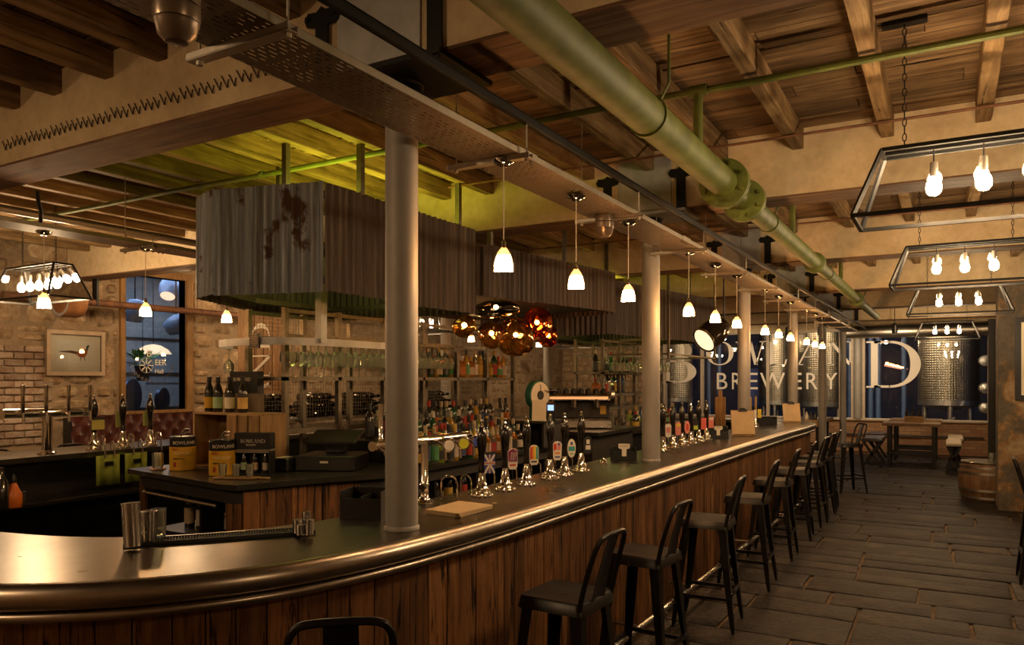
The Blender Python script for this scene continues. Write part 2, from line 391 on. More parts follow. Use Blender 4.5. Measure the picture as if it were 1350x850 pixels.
# columns: smooth painted tubes with a sleeve and cap; those along the bar stand on the counter
def column(x, Y, z0, label, group):
    t = thing('steel_column', label, 'column', (x, Y, z0), group=group)
    H = BB - .023 - z0
    MB().lathe([(.071, .0), (.071, H - .0)], n=32).build('shaft', M['column'], t)
    MB().lathe([(.088, H - .05), (.088, H - .012), (.1, H - .006), (.1, H - .0005)], n=28).build('column_cap', M['black_iron'], t)
    MB().lathe([(.078, .0), (.078, .012), (.0725, .02)], n=28, close=False).build('base_ring', M['column'], t)
    return t
names = ['nearest thick grey column, standing on the bar counter', 'second grey column along the bar, right of the hand pumps', 'third grey column on the bar, behind the first clipboard',
         'fourth grey column on the bar, right of the second clipboard', 'grey column on the floor just past the far end of the bar', 'last grey column, close to the glazed end wall']
for k in range(6):
    column(CX, BEAMS[k + 1], 1.101 if k < 4 else 0, names[k], 'steel columns along the bar front')
for k, l in ((2, 'far grey column seen left of the mirrored pendants above the bottles'), (3, 'far grey column seen behind the round green scales')):
    column(-6.28, BEAMS[k + 1], 0, l, 'steel columns along the far side of the bar')
# ------------------------------------------------------------ left wall: mortar core with a window, stones and bricks laid on it
W0, W1, WZ0, WZ1 = yat(163, WL), yat(244, WL), 1.31, 3.22
m = MB().box(WL - .14, -2.2, 0, WL, W0, CEIL + .04); m.box(WL - .14, W1, 0, WL, YE + .25, CEIL + .04)
m.box(WL - .14, W0, 0, WL, W1, WZ0); m.box(WL - .14, W0, WZ1, WL, W1, CEIL + .04)
wl = m.build('wall_left', M['mortar'], smooth=False); tag(wl, kind='structure')
smesh = []
for k in range(14):
    g = 5; vs = []; e = [rnd(.0, .045) for _ in range(40)]; q = 0
    for i in range(g):
        for j in range(g):
            u, v = i / (g - 1) - .5, j / (g - 1) - .5; ed = max(abs(u), abs(v)) * 2
            r = 1 - .13 * (abs(u * v) * 4) ** 1.6 - rnd(0, .05) * (ed > .9)
            vs.append(((1 - ed ** 3) * .8 + rnd(-.14, .14) * (ed < .9), u * r, v * r))
    rim = [i * g + j for i, j in [(0, j) for j in range(g)] + [(i, g - 1) for i in range(1, g)] + [(g - 1, j) for j in range(g - 2, -1, -1)] + [(i, 0) for i in range(g - 2, 0, -1)]]
    n0 = len(vs); vs += [(-1.0, vs[i][1], vs[i][2]) for i in rim]
    fs = [(i * g + j, (i + 1) * g + j, (i + 1) * g + j + 1, i * g + j + 1) for i in range(g - 1) for j in range(g - 1)]
    fs += [(rim[i], rim[(i + 1) % len(rim)], n0 + (i + 1) % len(rim), n0 + i) for i in range(len(rim))]
    mb = MB().add(vs, fs); smesh.append((mb, mb.mesh('stone', M['stone'])))
def stones(par, y0, y1, z0, z1, hmin, hmax, wmin, wmax, hole=None, joined=False, xx=WL, skip=None):
    out = MB(); z = z0
    while z < z1 - .05:
        h = min(rnd(hmin, hmax), z1 - z)
        if z1 - z - h < .07: h = z1 - z
        y = y0
        while y < y1 - .04:
            wd = rnd(wmin, wmax) * (.75 + h / hmax * .5)
            if y1 - y - wd < .12: wd = y1 - y
            sub = [(y, z, wd, h)]
            if random.random() < .22 and h > .16: sub = [(y, z, wd, h * .52), (y, z + h * .52, wd, h * .48)]
            for (a, b, c, d) in sub:
                segs = [(a, c)]
                if hole and b + d > hole[2] + .02 and b < hole[3] - .02:
                    segs = []
                    if a < hole[0] - .03: segs.append((a, min(c, hole[0] - a)))
                    if a + c > hole[1] + .03: s_ = max(a, hole[1]); segs.append((s_, a + c - s_))
                for a2, c2 in segs:
                    if skip and skip(a2 + c2 / 2, b + d / 2): continue
                    mb, me = random.choice(smesh); dep = rnd(.025, .06)
                    lc = (xx - .004, a2 + c2 / 2, b + d / 2); s_ = (dep, c2 - .018, d - .018)
                    if joined:
                        out.T = Matrix.Translation(lc) @ Matrix.Diagonal((*s_, 1)); out.add(mb.v, mb.f)
                    else: ob('stone', me, par, lc, rot=(rnd(-.03, .03), 0, 0), scale=s_)
            y += wd
        z += h
    if joined: out.T = None; out.build('stonework', M['stone'], par)['kind'] = 'stuff'
hole = (W0 - .1, W1 + .13, WZ0 - .1, WZ1 + .06)
bk = lambda y, z: y < 5.38 and z < 2.2
stones(wl, 4.35, 10.3, .95, 3.5, .15, .34, .2, .52, hole, skip=bk)
stones(wl, 10.3, YE - .02, .6, 3.5, .2, .36, .3, .6, joined=True)
stones(wl, 1.0, 4.35, .95, 3.5, .2, .36, .3, .6, joined=True)
bkm = MB().cbox(-.5, -.5, -.5, .5, .5, .5, .1).mesh('brick', M['brick'])
for r in range(14):
    for c in range(5):
        y = 4.40 + c * .235 - (r % 2) * .11
        if y > 4.3: ob('brick', bkm, wl, (WL + .004, y + .0, .985 + r * .088), rot=(rnd(-.02, .02), 0, 0), scale=(.05 + rnd(0, .02), .215, .072))
# left window
wf = thing('window_left', None, None, (0, 0, 0)); tag(wf, kind='structure'); wf.name = 'window_1'
m = MB(); X = WL + .03
m.box(X - .17, W0 - .09, WZ0 - .09, X + .02, W1 + .11, WZ0); m.box(X - .17, W0 - .09, WZ1, X + .02, W1 + .11, WZ1 + .1)
m.box(X - .17, W1, WZ0, X + .02, W1 + .11, WZ1); m.box(X - .17, W0 - .07, WZ0, X + .02, W0, WZ1)
m.build('window_frame', M['orangewood'], wf, smooth=False)
MB().box(X - .10, W0, WZ0, X - .092, W1, WZ1).build('pane', M['pane'], wf, smooth=False)
# ------------------------------------------------------------ end wall
XG0, XG1 = -7.3, .79; SILL, HEAD = .80, 2.93
m = MB().box(WL - .1, YE, 0, XG0, YE + .3, CEIL); we = m.build('wall_end', M['mortar'], smooth=False); tag(we, kind='structure')
out = MB()
z = .5
while z < 3.4:
    h = rnd(.14, .26); x = WL
    while x < XG0 - .1:
        wd = min(rnd(.25, .55), XG0 - x); mb, me = random.choice(smesh)
        out.T = Matrix.Translation((x + wd / 2, YE + .004, z + h / 2)) @ Matrix.Rotation(-pi / 2, 4, 'Z') @ Matrix.Diagonal((.03, wd - .02, h - .018, 1)); out.add(mb.v, mb.f); x += wd
    z += h
out.T = None; out.build('stonework', M['stone'], we)['kind'] = 'stuff'
t = NT('dado_brick'); v = t.coords((1, 1, 1), False); bt = t.n('ShaderNodeTexBrick'); bt.inputs['Scale'].default_value = 1; bt.inputs['Brick Width'].default_value = .22; bt.inputs['Row Height'].default_value = .075; bt.inputs['Mortar Size'].default_value = .008
sp = t.n('ShaderNodeSeparateXYZ'); cb = t.n('ShaderNodeCombineXYZ'); t.l(v, sp.inputs[0]); t.l(sp.outputs[0], cb.inputs[0]); t.l(sp.outputs[2], cb.inputs[1]); t.l(cb.outputs[0], bt.inputs['Vector'])
bt.inputs['Color1'].default_value = (.30, .13, .06, 1); bt.inputs['Color2'].default_value = (.42, .24, .12, 1); bt.inputs['Mortar'].default_value = (.2, .15, .1, 1)
t.set(Base_Color=bt.outputs[0], Roughness=.9); t.bump(bt.outputs[1], -.5, .01)
dw = MB().box(XG0, YE, 0, WR, YE + .3, SILL - .04).build('wall_end_dado', t.m, smooth=False); tag(dw, kind='structure')
MB().box(XG0, YE - .06, SILL - .04, XG1 + .1, YE + .3, SILL).build('trim_1', M['whiteframe'], smooth=False)['kind'] = 'structure'
hd = MB().box(XG0 - .05, YE - .0, HEAD + .06, WR, YE + .3, CEIL).build('wall_end_head', M['beam'], smooth=False); hd['kind'] = 'structure'
wg = thing('window_2', None, None, (0, 0, 0)); wg['kind'] = 'structure'
m = MB(); m.box(XG0, YE + .02, HEAD, XG1 + .05, YE + .12, HEAD + .06)
posts = [xat(p, YE) for p in (876, 925, 1012, 1108, 1124, 1138)] + [XG1 + .02]
m.build('window_head', M['whiteframe'], wg, smooth=False)
for i, x in enumerate(posts):
    MB().box(x - .035, YE + .01, SILL, x + .035, YE + .12, HEAD).build('window_post', M['whiteframe'], wg, smooth=False)
px_ = [XG0] + posts
for a, b in zip(px_, px_[1:]):
    if b - a > .1: MB().box(a + .03, YE + .06, SILL, b - .03, YE + .068, HEAD).build('pane', M['pane'], wg, smooth=False)
MB().lathe([(.09, SILL), (.09, HEAD)], (xat(1131, YE), YE - .02, 0), 24).build('window_post', M['column'], wg)
# ------------------------------------------------------------ right side
def peel():
    t = NT('peeling_plaster'); v = t.coords((1, 1, 1), False); f = t.noise(v, 2.2, 8, .62, .4); g = t.noise(v, 9, 6, .7)
    c = t.ramp(f, [(.47, (.10, .085, .065)), (.54, (.16, .12, .075)), (.565, (.25, .14, .055)), (.66, (.36, .27, .16))]); c = t.mix(.5, c, t.ramp(g, [(.38, (.35, .3, .25)), (.58, (1, 1, 1))]), 'MULTIPLY')
    t.set(Base_Color=c, Roughness=.85); t.bump(f, .6, .02); return t.m
M['peel'] = peel()
PX = xat(1316, 12.05)
MB().box(PX, 12.05, 0, WR, 12.65, CEIL).build('wall_right_pier', M['peel'], smooth=False)['kind'] = 'structure'
MB().box(.95, 12.65, 0, 1.15, YE, CEIL).build('wall_right_far', M['peel'], smooth=False)['kind'] = 'structure'
MB().box(WR, -2.2, 0, WR + .2, 12.65, CEIL).build('wall_right', M['mortar'], smooth=False)['kind'] = 'structure'
MB().box(WL, -2.3, 0, WR, -2.2, CEIL).build('wall_front', M['mortar'], smooth=False)['kind'] = 'structure'
m = MB().box(XG1 - .04, 19.3, 0, XG1 + .1, 19.42, BB); m.box(XG1 - .0, 19.28, 0, XG1 + .06, 19.44, BB)
tag(m.build('steel_post', M['dark'], smooth=False), 'dark brown upright steel post at the right end of the glazing', 'post')
# picture on the pier
pf = thing('framed_picture', 'dark framed picture on the peeling pier at the right edge', 'picture', (1.32, 12.03, 1.5))
MB().box(-.32, -.01, 0, .32, .015, 1.1).build('frame', M['black'], pf, smooth=False); MB().box(-.25, -.016, .07, .25, -.011, 1.03).build('print', M['paperw'], pf, smooth=False)
pf.location = (xat(1338, 12.03) + .32, 12.03, zat(1.0, 12.03, 528))
# ------------------------------------------------------------ the bar island
PAIRS = [(-3.6, 13.1, -3.6, 12.4), (-2.7, 13.0, -2.85, 12.3), (-2.05, 12.8, -2.55, 12.05), (-1.74, 12.3, -2.45, 11.7), (-1.70, 11.4, -2.45, 11.2), (-1.74, 10.3, -2.45, 10.2), (-1.77, 8.2, -2.45, 8.2),
         (-1.79, 5.75, -2.45, 5.75), (-1.81, 4.3, -2.45, 4.3), (-1.83, 3.03, -2.45, 3.05), (-1.93, 2.17, -2.55, 2.45), (-2.17, 1.63, -2.8, 2.05), (-2.63, 1.22, -3.1, 1.83), (-3.3, .98, -3.6, 1.70),
         (-4.3, .88, -4.4, 1.62), (-5.3, .98, -5.2, 1.7), (-6.3, 1.3, -6.0, 2.0), (-7.0, 1.95, -6.45, 2.5), (-7.35, 2.9, -6.62, 3.1), (-7.42, 4.2, -6.65, 4.2), (-7.3, 7.5, -6.6, 7.5), (-6.9, 11.3, -6.2, 11.2), (-6.3, 12.5, -5.9, 12.0), (-5.0, 13.05, -5.0, 12.4)]
LP = cr(PAIRS, 12, True); NL = len(LP)
OUT = [(a, b) for a, b, c, d in LP]; INN = [(c, d) for a, b, c, d in LP]
def offs(path, d, closed=True):          # positive d = outward of the island
    out = []; n = len(path)
    for i in range(n):
        a, b = Vector(path[i - 1]), Vector(path[(i + 1) % n]); t = (b - a).normalized(); nrm = Vector((-t.y, t.x))
        out.append(tuple(Vector(path[i]) + nrm * d))
    return out
# orientation: path runs from the far end toward the camera, so outward is on its left-hand side
sgn = 1 if offs(OUT, .1)[100][0] > OUT[100][0] else -1
def ooff(d, path=None): return offs(path or OUT, d * sgn)
BZ = 1.10
bar = thing('bar_counter', 'long curved bar with dark pewter top, rolled metal edge and plank front', 'bar', (0, 0, 0))
def ring(pa, pb, z0, z1):
    n = len(pa); vs = [(x, y, z1) for x, y in pa] + [(x, y, z1) for x, y in pb] + [(x, y, z0) for x, y in pa] + [(x, y, z0) for x, y in pb]
    fs = []
    for i in range(n):
        j = (i + 1) % n; fs += [(i, j, n + j, n + i), (2 * n + i, 3 * n + i, 3 * n + j, 2 * n + j), (i, 2 * n + i, 2 * n + j, j), (n + i, n + j, 3 * n + j, 3 * n + i)]
    return MB().add(vs, fs)
ring(ooff(-.045), INN, BZ - .045, BZ).build('counter_top', M['bartop'], bar)
MB().tube([(x, y, BZ - .0455) for x, y in ooff(-.045)], .045, 18, True).build('edge_roll', M['roll'], bar)
MB().tube([(x, y, BZ - .109) for x, y in ooff(-.035)], .018, 12, True).build('edge_bead', M['roll'], bar)
FACE = ooff(-.10)
ring(ooff(-.13), ooff(-.18), .0, BZ - .05).build('front_frame', M['dark'], bar)
ring(ooff(-.04), ooff(-.14), BZ - .125, BZ - .088).build('fascia', M['dark'], bar)
# planks, one object each, along the sides that can be seen
L = [0]; 
for i in range(NL): L.append(L[-1] + hypot(FACE[(i + 1) % NL][0] - FACE[i][0], FACE[(i + 1) % NL][1] - FACE[i][1]))
def along(s, path=FACE):
    s %= L[-1]
    for i in range(NL):
        if L[i + 1] >= s:
            t_ = (s - L[i]) / (L[i + 1] - L[i]); a, b = path[i], path[(i + 1) % NL]; return (a[0] + (b[0] - a[0]) * t_, a[1] + (b[1] - a[1]) * t_)
s0, s1 = L[12], L[12 * 17]; s = s0; pk = [MB().cbox(-.5, -.5, 0, .5, .5, 1, .012).mesh('plank', M['barplank'], False)]
while s < s1:
    wd = rnd(.095, .125); a, b = along(s), along(s + wd); an = atan2(b[1] - a[1], b[0] - a[0])
    ob('plank', pk[0], bar, ((a[0] + b[0]) / 2, (a[1] + b[1]) / 2, .012), rz=an, scale=(hypot(b[0] - a[0], b[1] - a[1]) - .004, .024 + rnd(-.003, .004), BZ - .14)); s += wd
m = MB(); 
while s < L[-1] + s0 - .01:
    a, b = along(s), along(s + .6); m.tube([(a[0], a[1], .5), (b[0], b[1], .5)], .01, 4); s += .6
m.build('back_rail', M['dark'], bar)
fr = ooff(.10); i0, i1 = 12 * 2, 12 * 13
MB().tube([(x, y, .17) for x, y in fr[i0:i1]], .021, 12).build('foot_rail', M['steel'], bar)
for i in range(i0 + 6, i1, 9):
    a = fr[i]; b = FACE[i]; MB().tube([(a[0], a[1], .165), (b[0], b[1], .165)], .011, 8).build('rail_bracket', M['roll'], bar)
# under-bar shelf of the far side with its edge strip
ring(ooff(.0, INN), ooff(.12, INN), 0, BZ - .046)  # (shape reused below)
m = MB(); seg = [i for i in range(12 * 17, 12 * 21)]
def strip(pa, pb, z0, z1):
    n = len(pa); vs = [(x, y, z) for z in (z1, z0) for pth in (pa, pb) for x, y in pth]; fs = []
    for i in range(n - 1): fs += [(i, i + 1, n + i + 1, n + i), (2 * n + i, 3 * n + i, 3 * n + i + 1, 2 * n + i + 1), (i, 2 * n + i, 2 * n + i + 1, i + 1), (n + i, n + i + 1, 3 * n + i + 1, 3 * n + i)]
    fs += [(0, n, 3 * n, 2 * n), (n - 1, 3 * n - 1, 4 * n - 1, 2 * n - 1)]
    return MB().add(vs, fs)
inn_in = ooff(-.25, INN); inn_out = ooff(.25, INN)
strip([inn_in[i] for i in seg], [inn_out[i] for i in seg], .72, .75).build('shelf', M['bartop'], bar)
strip([INN[i] for i in seg], [inn_out[i] for i in seg], .02, .08).build('shelf', M['dark'], bar)
mid = ooff(.22, INN); mid2 = ooff(.24, INN)
strip([mid[i] for i in seg], [mid2[i] for i in seg], .08, 1.05).build('back_panel', M['black'], bar)
# ------------------------------------------------------------ lettering
def q(m, x0, y0, x1, y1, w_, d=.01):              # stroke with vertical-cut ends between two points
    m.prism([(x0 - w_ / 2, y0), (x0 + w_ / 2, y0), (x1 + w_ / 2, y1), (x1 - w_ / 2, y1)], 0, d)
def bar_(m, x0, y0, x1, y1, d=.01): m.prism([(x0, y0), (x1, y0), (x1, y1), (x0, y1)], 0, d)
def arc(m, cx, cy, rx, ry, a0, a1, wmin, wmax, d=.01, n=28):
    vo = []; vi = []
    for i in range(n + 1):
        a = R(a0 + (a1 - a0) * i / n); w_ = wmin + (wmax - wmin) * abs(cos(a)) ** 1.5
        vo.append((cx + rx * cos(a), cy + ry * sin(a))); vi.append((cx + (rx - w_) * cos(a), cy + (ry - wmin - (w_ - wmin) * .15) * sin(a)))
    for i in range(n): m.prism([vo[i], vo[i + 1], vi[i + 1], vi[i]], 0, d)
def serif(ch, d=.01):                             # drawn in a unit-height box; returns mesh builder and advance
    m = MB(); t = .035; W = .13
    def stem(x, w_=W, s=.09):
        bar_(m, x, t, x + w_, 1 - t, d); bar_(m, x - s, 0, x + w_ + s * .6, t, d); bar_(m, x - s, 1 - t, x + w_ + s * .6, 1, d)
    if ch == 'D': stem(.14); bar_(m, .2, 0, .5, .05, d); bar_(m, .2, .95, .5, 1, d); arc(m, .48, .5, .58, .5, -90, 90, .05, .19, d); return m, 1.12
    if ch == 'B': stem(.14); bar_(m, .2, 0, .42, .05, d); bar_(m, .2, .95, .4, 1, d); bar_(m, .2, .50, .42, .54, d); arc(m, .38, .76, .30, .24, -90, 90, .045, .14, d); arc(m, .40, .265, .36, .265, -90, 90, .045, .16, d); return m, .84
    if ch == 'O': arc(m, .5, .5, .48, .51, -180, 180, .045, .16, d, 48); return m, 1.0
    if ch == 'L': stem(.12); bar_(m, .15, 0, .62, t, d); q(m, .60, t, .64, .24, .05, d); return m, .68
    if ch == 'A': q(m, .10, 0, .44, 1, .05, d); q(m, .82, 0, .46, 1, .14, d); bar_(m, .24, .33, .62, .37, d); bar_(m, 0, 0, .22, t, d); bar_(m, .66, 0, .98, t, d); return m, .95
    if ch == 'N': q(m, .14, 0, .14, 1, .05, d); q(m, .86, 0, .16, 1, .14, d); q(m, .86, 0, .86, 1, .05, d); bar_(m, .02, 0, .28, t, d); bar_(m, 0, 1 - t, .24, 1, d); bar_(m, .72, 1 - t, 1, 1, d); return m, 1.0
    if ch == 'W': q(m, .34, 0, .10, 1, .14, d); q(m, .34, 0, .62, 1, .05, d); q(m, .80, 0, .56, 1, .14, d); q(m, .80, 0, 1.08, 1, .05, d); bar_(m, -.02, 1 - t, .26, 1, d); bar_(m, .94, 1 - t, 1.2, 1, d); return m, 1.12
    if ch == ' ': return m, .5
def word(txt, T, h, mt, parent, name='letter', gap=.04, d=.004, one=False):
    x = 0; tot = MB(); outl = []
    for c in txt:
        m, adv = serif(c, d / h)
        Tm = T @ Matrix.Translation((x, 0, 0)) @ Matrix.Scale(h, 4)
        if one: tot.T = Tm; tot.add(m.v, m.f)
        else:
            k = MB(); k.T = Tm; k.add(m.v, m.f); k.T = None; outl.append(k.build(name, mt, parent, smooth=False))
        x += (adv + gap) * h
    if one: tot.T = None; outl.append(tot.build(name, mt, parent, smooth=False))
    return x, outl
def sans(txt, T, h, mt, parent, name='lettering', d=.002, wid=None):
    c = bpy.data.curves.new('t', 'FONT'); c.body = txt; c.size = h * 1.38; c.extrude = d / 2; c.resolution_u = 3
    tmp = bpy.data.objects.new('t', c); me = bpy.data.meshes.new_from_object(tmp); bpy.data.objects.remove(tmp); bpy.data.curves.remove(c)
    me.name = name
    if wid and len(me.vertices):
        x0 = min(v.co.x for v in me.vertices); x1 = max(v.co.x for v in me.vertices); me.transform(Matrix.Diagonal((wid / max(.001, x1 - x0), 1, 1, 1)) @ Matrix.Translation((-x0, 0, 0)))
    me.transform(T); me.materials.clear(); me.materials.append(mt); return ob(name, me, parent)
def face_T(p, xdir, up=(0, 0, 1)):                # text plane: origin, reading direction, up
    x = Vector(xdir).normalized(); u = Vector(up).normalized(); z = x.cross(u)
    return Matrix(((x.x, u.x, z.x, p[0]), (x.y, u.y, z.y, p[1]), (x.z, u.z, z.z, p[2]), (0, 0, 0, 1)))
# vinyl lettering on the end glazing: large B and D, smaller letters between, BREWERY below
YG = YE + .045
wt = thing('window_lettering', 'large cream serif letters reading across the glazed end wall', 'sign', (0, 0, 0))
def glet(ch, px0, px1, py0, py1, par, fn='s'):
    x0, x1 = xat(px0, YG), xat(px1, YG); z0, z1 = zat((x0 + x1) / 2, YG, py1), zat((x0 + x1) / 2, YG, py0)
    if fn == 's':
        m, adv = serif(ch, .004); xs = [v[0] for v in m.v]; a, b = min(xs), max(xs)
        k = MB(); k.T = Matrix.Translation((x0, YG, z0)) @ Matrix.Rotation(pi / 2, 4, 'X') @ Matrix.Diagonal(((x1 - x0) / (b - a), z1 - z0, 1, 1)) @ Matrix.Translation((-a, 0, 0)); k.add(m.v, m.f); k.T = None
        return k.build('letter', M['letter'], par, smooth=False)
    return sans(ch, Matrix.Translation((x0, YG, z0)) @ Matrix.Rotation(pi / 2, 4, 'X'), z1 - z0, M['letter'], par, 'letter', .004, x1 - x0)
for ch, a, b in (('B', 868, 918), ('O', 931, 967), ('W', 970, 1010), ('L', 1011, 1038), ('A', 1048, 1096), ('N', 1090, 1126), ('D', 1142, 1214)):
    big = ch in 'BD'; glet(ch, a, b, 449 if big else 450, 505 if ch == 'B' else (511 if big else 481), wt)
for ch, a, b in (('B', 945, 959), ('R', 965, 978), ('E', 986, 999), ('W', 1002, 1035), ('E', 1045, 1057), ('R', 1063, 1078), ('Y', 1087, 1104)): glet(ch, a, b, 490, 513, wt, 't')

# ------------------------------------------------------------ brewhouse beyond the glass
bh = MB().box(-16, YE + .3, -.1, 7, 32, 0).build('floor_brewhouse', M['dark'], smooth=False); bh['kind'] = 'structure'
t = plain('brewhouse_wall', (.055, .055, .07), .8); m = MB().box(-16, 31, 0, 7, 31.2, 6.5); m.box(7, YE + .3, 0, 7.2, 31.2, 6.5); m.box(-16.2, YE + .3, 0, -16, 31.2, 6.5); m.box(-16, YE + .3, 6.5, 7, 31.2, 6.7)
m.build('wall_brewhouse', t, smooth=False)['kind'] = 'structure'
t = NT('dimpled_steel'); v = t.coords((1, 1, 1), False, 'UV'); vo = t.n('ShaderNodeTexVoronoi', feature='F1'); vo.inputs['Scale'].default_value = 1; vo.inputs['Randomness'].default_value = 0; t.l(v, vo.inputs['Vector'])
t.set(Base_Color=(.38, .34, .27), Metallic=1.0, Roughness=.3); t.bump(t.ramp(vo.outputs['Distance'], [(.15, (0, 0, 0)), (.45, (1, 1, 1))]), .3, .02); DIM = t.m
M['satin'] = brushed('satin_steel', (.6, .58, .55), .3, 'z')
def tank(x, y, r, z0, z1, label, feet=3):
    t_ = thing('fermentation_tank', label, 'tank', (x, y, 0), group='steel tanks in the brewhouse')
    m = MB(); m.lathe([(r, z0), (r, z1)], n=64, close=False); me = m.mesh('jacket', DIM)
    uv = me.uv_layers.new(name='uv')
    for lp in me.loops:
        c = me.vertices[lp.vertex_index].co; a = atan2(c.y, c.x); uv.data[lp.index].uv = (a * r / .06, c.z / .06)
    for p in me.polygons:                            # keep the seam column continuous
        us = [uv.data[i].uv[0] for i in p.loop_indices]
        if max(us) - min(us) > 4:
            for i in p.loop_indices:
                if uv.data[i].uv[0] < 0: uv.data[i].uv = (uv.data[i].uv[0] + 2 * pi * r / .06, uv.data[i].uv[1])
    ob('jacket', me, t_)
    MB().lathe([(r + .005, z0), (r + .005, z0 - .12), (r * .85, z0 - .16), (.12, z0 - .26), (.05, z0 - .3)], n=48).build('cone', M['satin'], t_)
    MB().lathe([(r + .005, z1), (r + .005, z1 + .1), (r * .8, z1 + .3), (.2, z1 + .45)], n=48).build('dome', M['satin'], t_)
    for k in range(feet):
        a = 2 * pi * k / feet + .6; MB().cyl((r * .86 * cos(a), r * .86 * sin(a), 0), (r * .86 * cos(a), r * .86 * sin(a), z0 - .1), .07, n=16).build('leg', M['satin'], t_)
    m = MB(); m.tube([(.05, -.1, z0 - .3), (.05, -.1, z0 - .5), (.12, -r * .9, z0 - .5), (.12, -r * .98, z0 - .42)], .025, 8); m.build('outlet_pipe', M['satin'], t_)
    return t_
def tk(pxa, pxb, y, z0, z1, label):
    x0, x1 = xat(pxa, y), xat(pxb, y); tank((x0 + x1) / 2, y, (x1 - x0) / 2, z0, z1, label)
tk(1210, 1292, 22.4, 1.22, 3.1, 'dimpled steel tank at the right of the glazed end, under the reflected lanterns')
tk(1052, 1112, 23.4, 1.1, 3.3, 'dimpled steel tank behind the middle of the word on the glass')
tk(1000, 1048, 24.6, 1.1, 3.3, 'darker dimpled tank left of the middle one beyond the glass')
tk(868, 912, 22.6, 1.2, 3.3, 'dimpled tank behind the first large letter at the left of the glazing')
blu = plain('blue_lit_pipe', (.06, .11, .24), .45)  # blue of the light on the pipes is put into their colour
m = MB()
for px in (934, 948, 1148, 1158, 1192, 1120): x = xat(px, 24); m.cyl((x, 24, 0), (x, 24, 5), .07, n=12)
tag(m.build('upright_pipe', blu), 'row of blue-lit upright pipes in the brewhouse beyond the glass', 'pipes')['kind'] = 'stuff'
m = MB(); m.box(xat(975, 25), 25, .9, xat(1005, 25), 26, 2.1); tag(m.build('blue_cabinet', plain('blue_cabinet_paint', (.03, .07, .30), .5), smooth=False), 'blue cabinet between pipes and tanks beyond the lettering', 'cabinet')
for k, px in enumerate((1296, 1297, 1296)):
    x = xat(1299, 21.4); z = zat(x, 21.4, (476, 512, 538)[k]); o = MB().lathe([(.02, -.12), (.12, -.1), (.15, 0), (.12, .1), (.02, .12)], n=16).build('valve_wheel', M['satin'], None, (x, 21.4, z), rot=(pi / 2, 0, 0))
    tag(o, ['topmost', 'middle', 'lowest'][k] + ' of the three round steel fittings at the right end of the glazing', 'fitting', 'round fittings by the glazed end')
for k, px in enumerate((955, 1022, 1060, 1100, 1168)):
    y = 23 + k * .3; x = xat(px, y); o = MB().sph((0, 0, 0), .05, 12, 8).build('ceiling_bulb', M['dimbulb'], None, (x, y, zat(x, y, 446 + 5 * (k % 3)))); tag(o, 'small warm bulb glowing in the brewhouse, ' + ordn(k + 1) + ' from the left', 'bulb', 'warm bulbs in the brewhouse')
# neon-like strip of coloured lights seen through the letter D
x0 = xat(1166, 27); x1 = xat(1196, 27); m = MB(); m.tube([(x0, 27, zat(x0, 27, 481)), (x1, 27, zat(x1, 27, 487))], .035, 8)
tag(m.build('light_strip', plain('red_lights', (1, .35, .2), .5, emit=1.2, nz=0)), 'strip of red lights shining through the large last letter', 'light')

# ------------------------------------------------------------ yard behind the left window
MB().box(-13.2, 4.5, 0, -13, 14, 5).build('wall_yard', plaster('yard_render', (.2, .2, .19), (.3, .3, .28), (.42, .40, .36)), smooth=False)['kind'] = 'structure'
m = MB()
for z in (1.2, 1.85, 2.5, 3.1): m.box(-13, 4.5, z, -12.96, 14, z + .03)
m.build('trim_2', M['dark'], smooth=False)['kind'] = 'structure'
MB().box(-13, 4.5, 3.9, WL - .15, 14, 4.0).build('ceiling_yard', M['dark'], smooth=False)['kind'] = 'structure'
bluenm = plain('blue_grey_enamel', (.20, .26, .36), .35, coat=.3)
def pot(px, py, X, size, tilt, rz, label):
    Y = yat(px, X); z = zat(X, Y, py)
    t_ = thing('hanging_pot_lamp', label, 'lamp', (X, Y, z), rz, 'pot lamps beyond the left window')
    Rm = Matrix.Rotation(tilt, 4, 'Y'); m = MB(); m.T = Rm
    m.lathe([(size * .35, size * .75), (size * .5, size * .6), (size * .62, size * .2), (size * .60, -size * .2), (size * .45, -size * .6)], n=28, close=False)
    m.lathe([(.001, size * .8), (size * .3, size * .75), (size * .35, size * .7)], n=28, close=False); m.build('shell', bluenm, t_)
    m = MB(); m.T = Rm; m.lathe([(.001, -size * .52), (size * .44, -size * .58)], n=24, close=False); m.build('inner_glow', plain('lamp_interior', (1, .75, .5), .5, emit=1.2, nz=0), t_)
    m = MB(); m.tube([(0, 0, size * .6), (0, 0, 3.89 - z)], .012, 6); m.build('chain', M['black_iron'], t_)
pot(223, 381, -11.2, .26, -.6, -.9, 'blue-grey pot lamp, upper right in the left window, lit inside')
pot(178, 411, -11.2, .26, .2, 0, 'blue-grey pot lamp hanging at the left side of the window')
pot(232, 428, -11.0, .26, 1.1, .6, 'dark glossy pot lamp, lower right in the left window')
t_ = thing('dome_lamp', 'wide straw-coloured dome lamp glowing beyond the window', 'lamp', (-12.0, yat(202, -12.0), zat(-12, yat(202, -12.0), 462)))
MB().lathe([(.30, -.06), (.24, .02), (.12, .09), (.02, .11)], n=24, close=False).build('shade', plain('straw_shade', (.9, .6, .3), .6, emit=.8, nz=0), t_); MB().cyl((0, 0, .1), (0, 0, 1.7), .008, n=6).build('cord', M['black'], t_)
t_ = thing('potted_plant', 'leafy green plant behind the painted wheel in the window', 'plant', (-11.6, yat(188, -11.6), zat(-11.6, yat(188, -11.6), 478)))
m = MB()
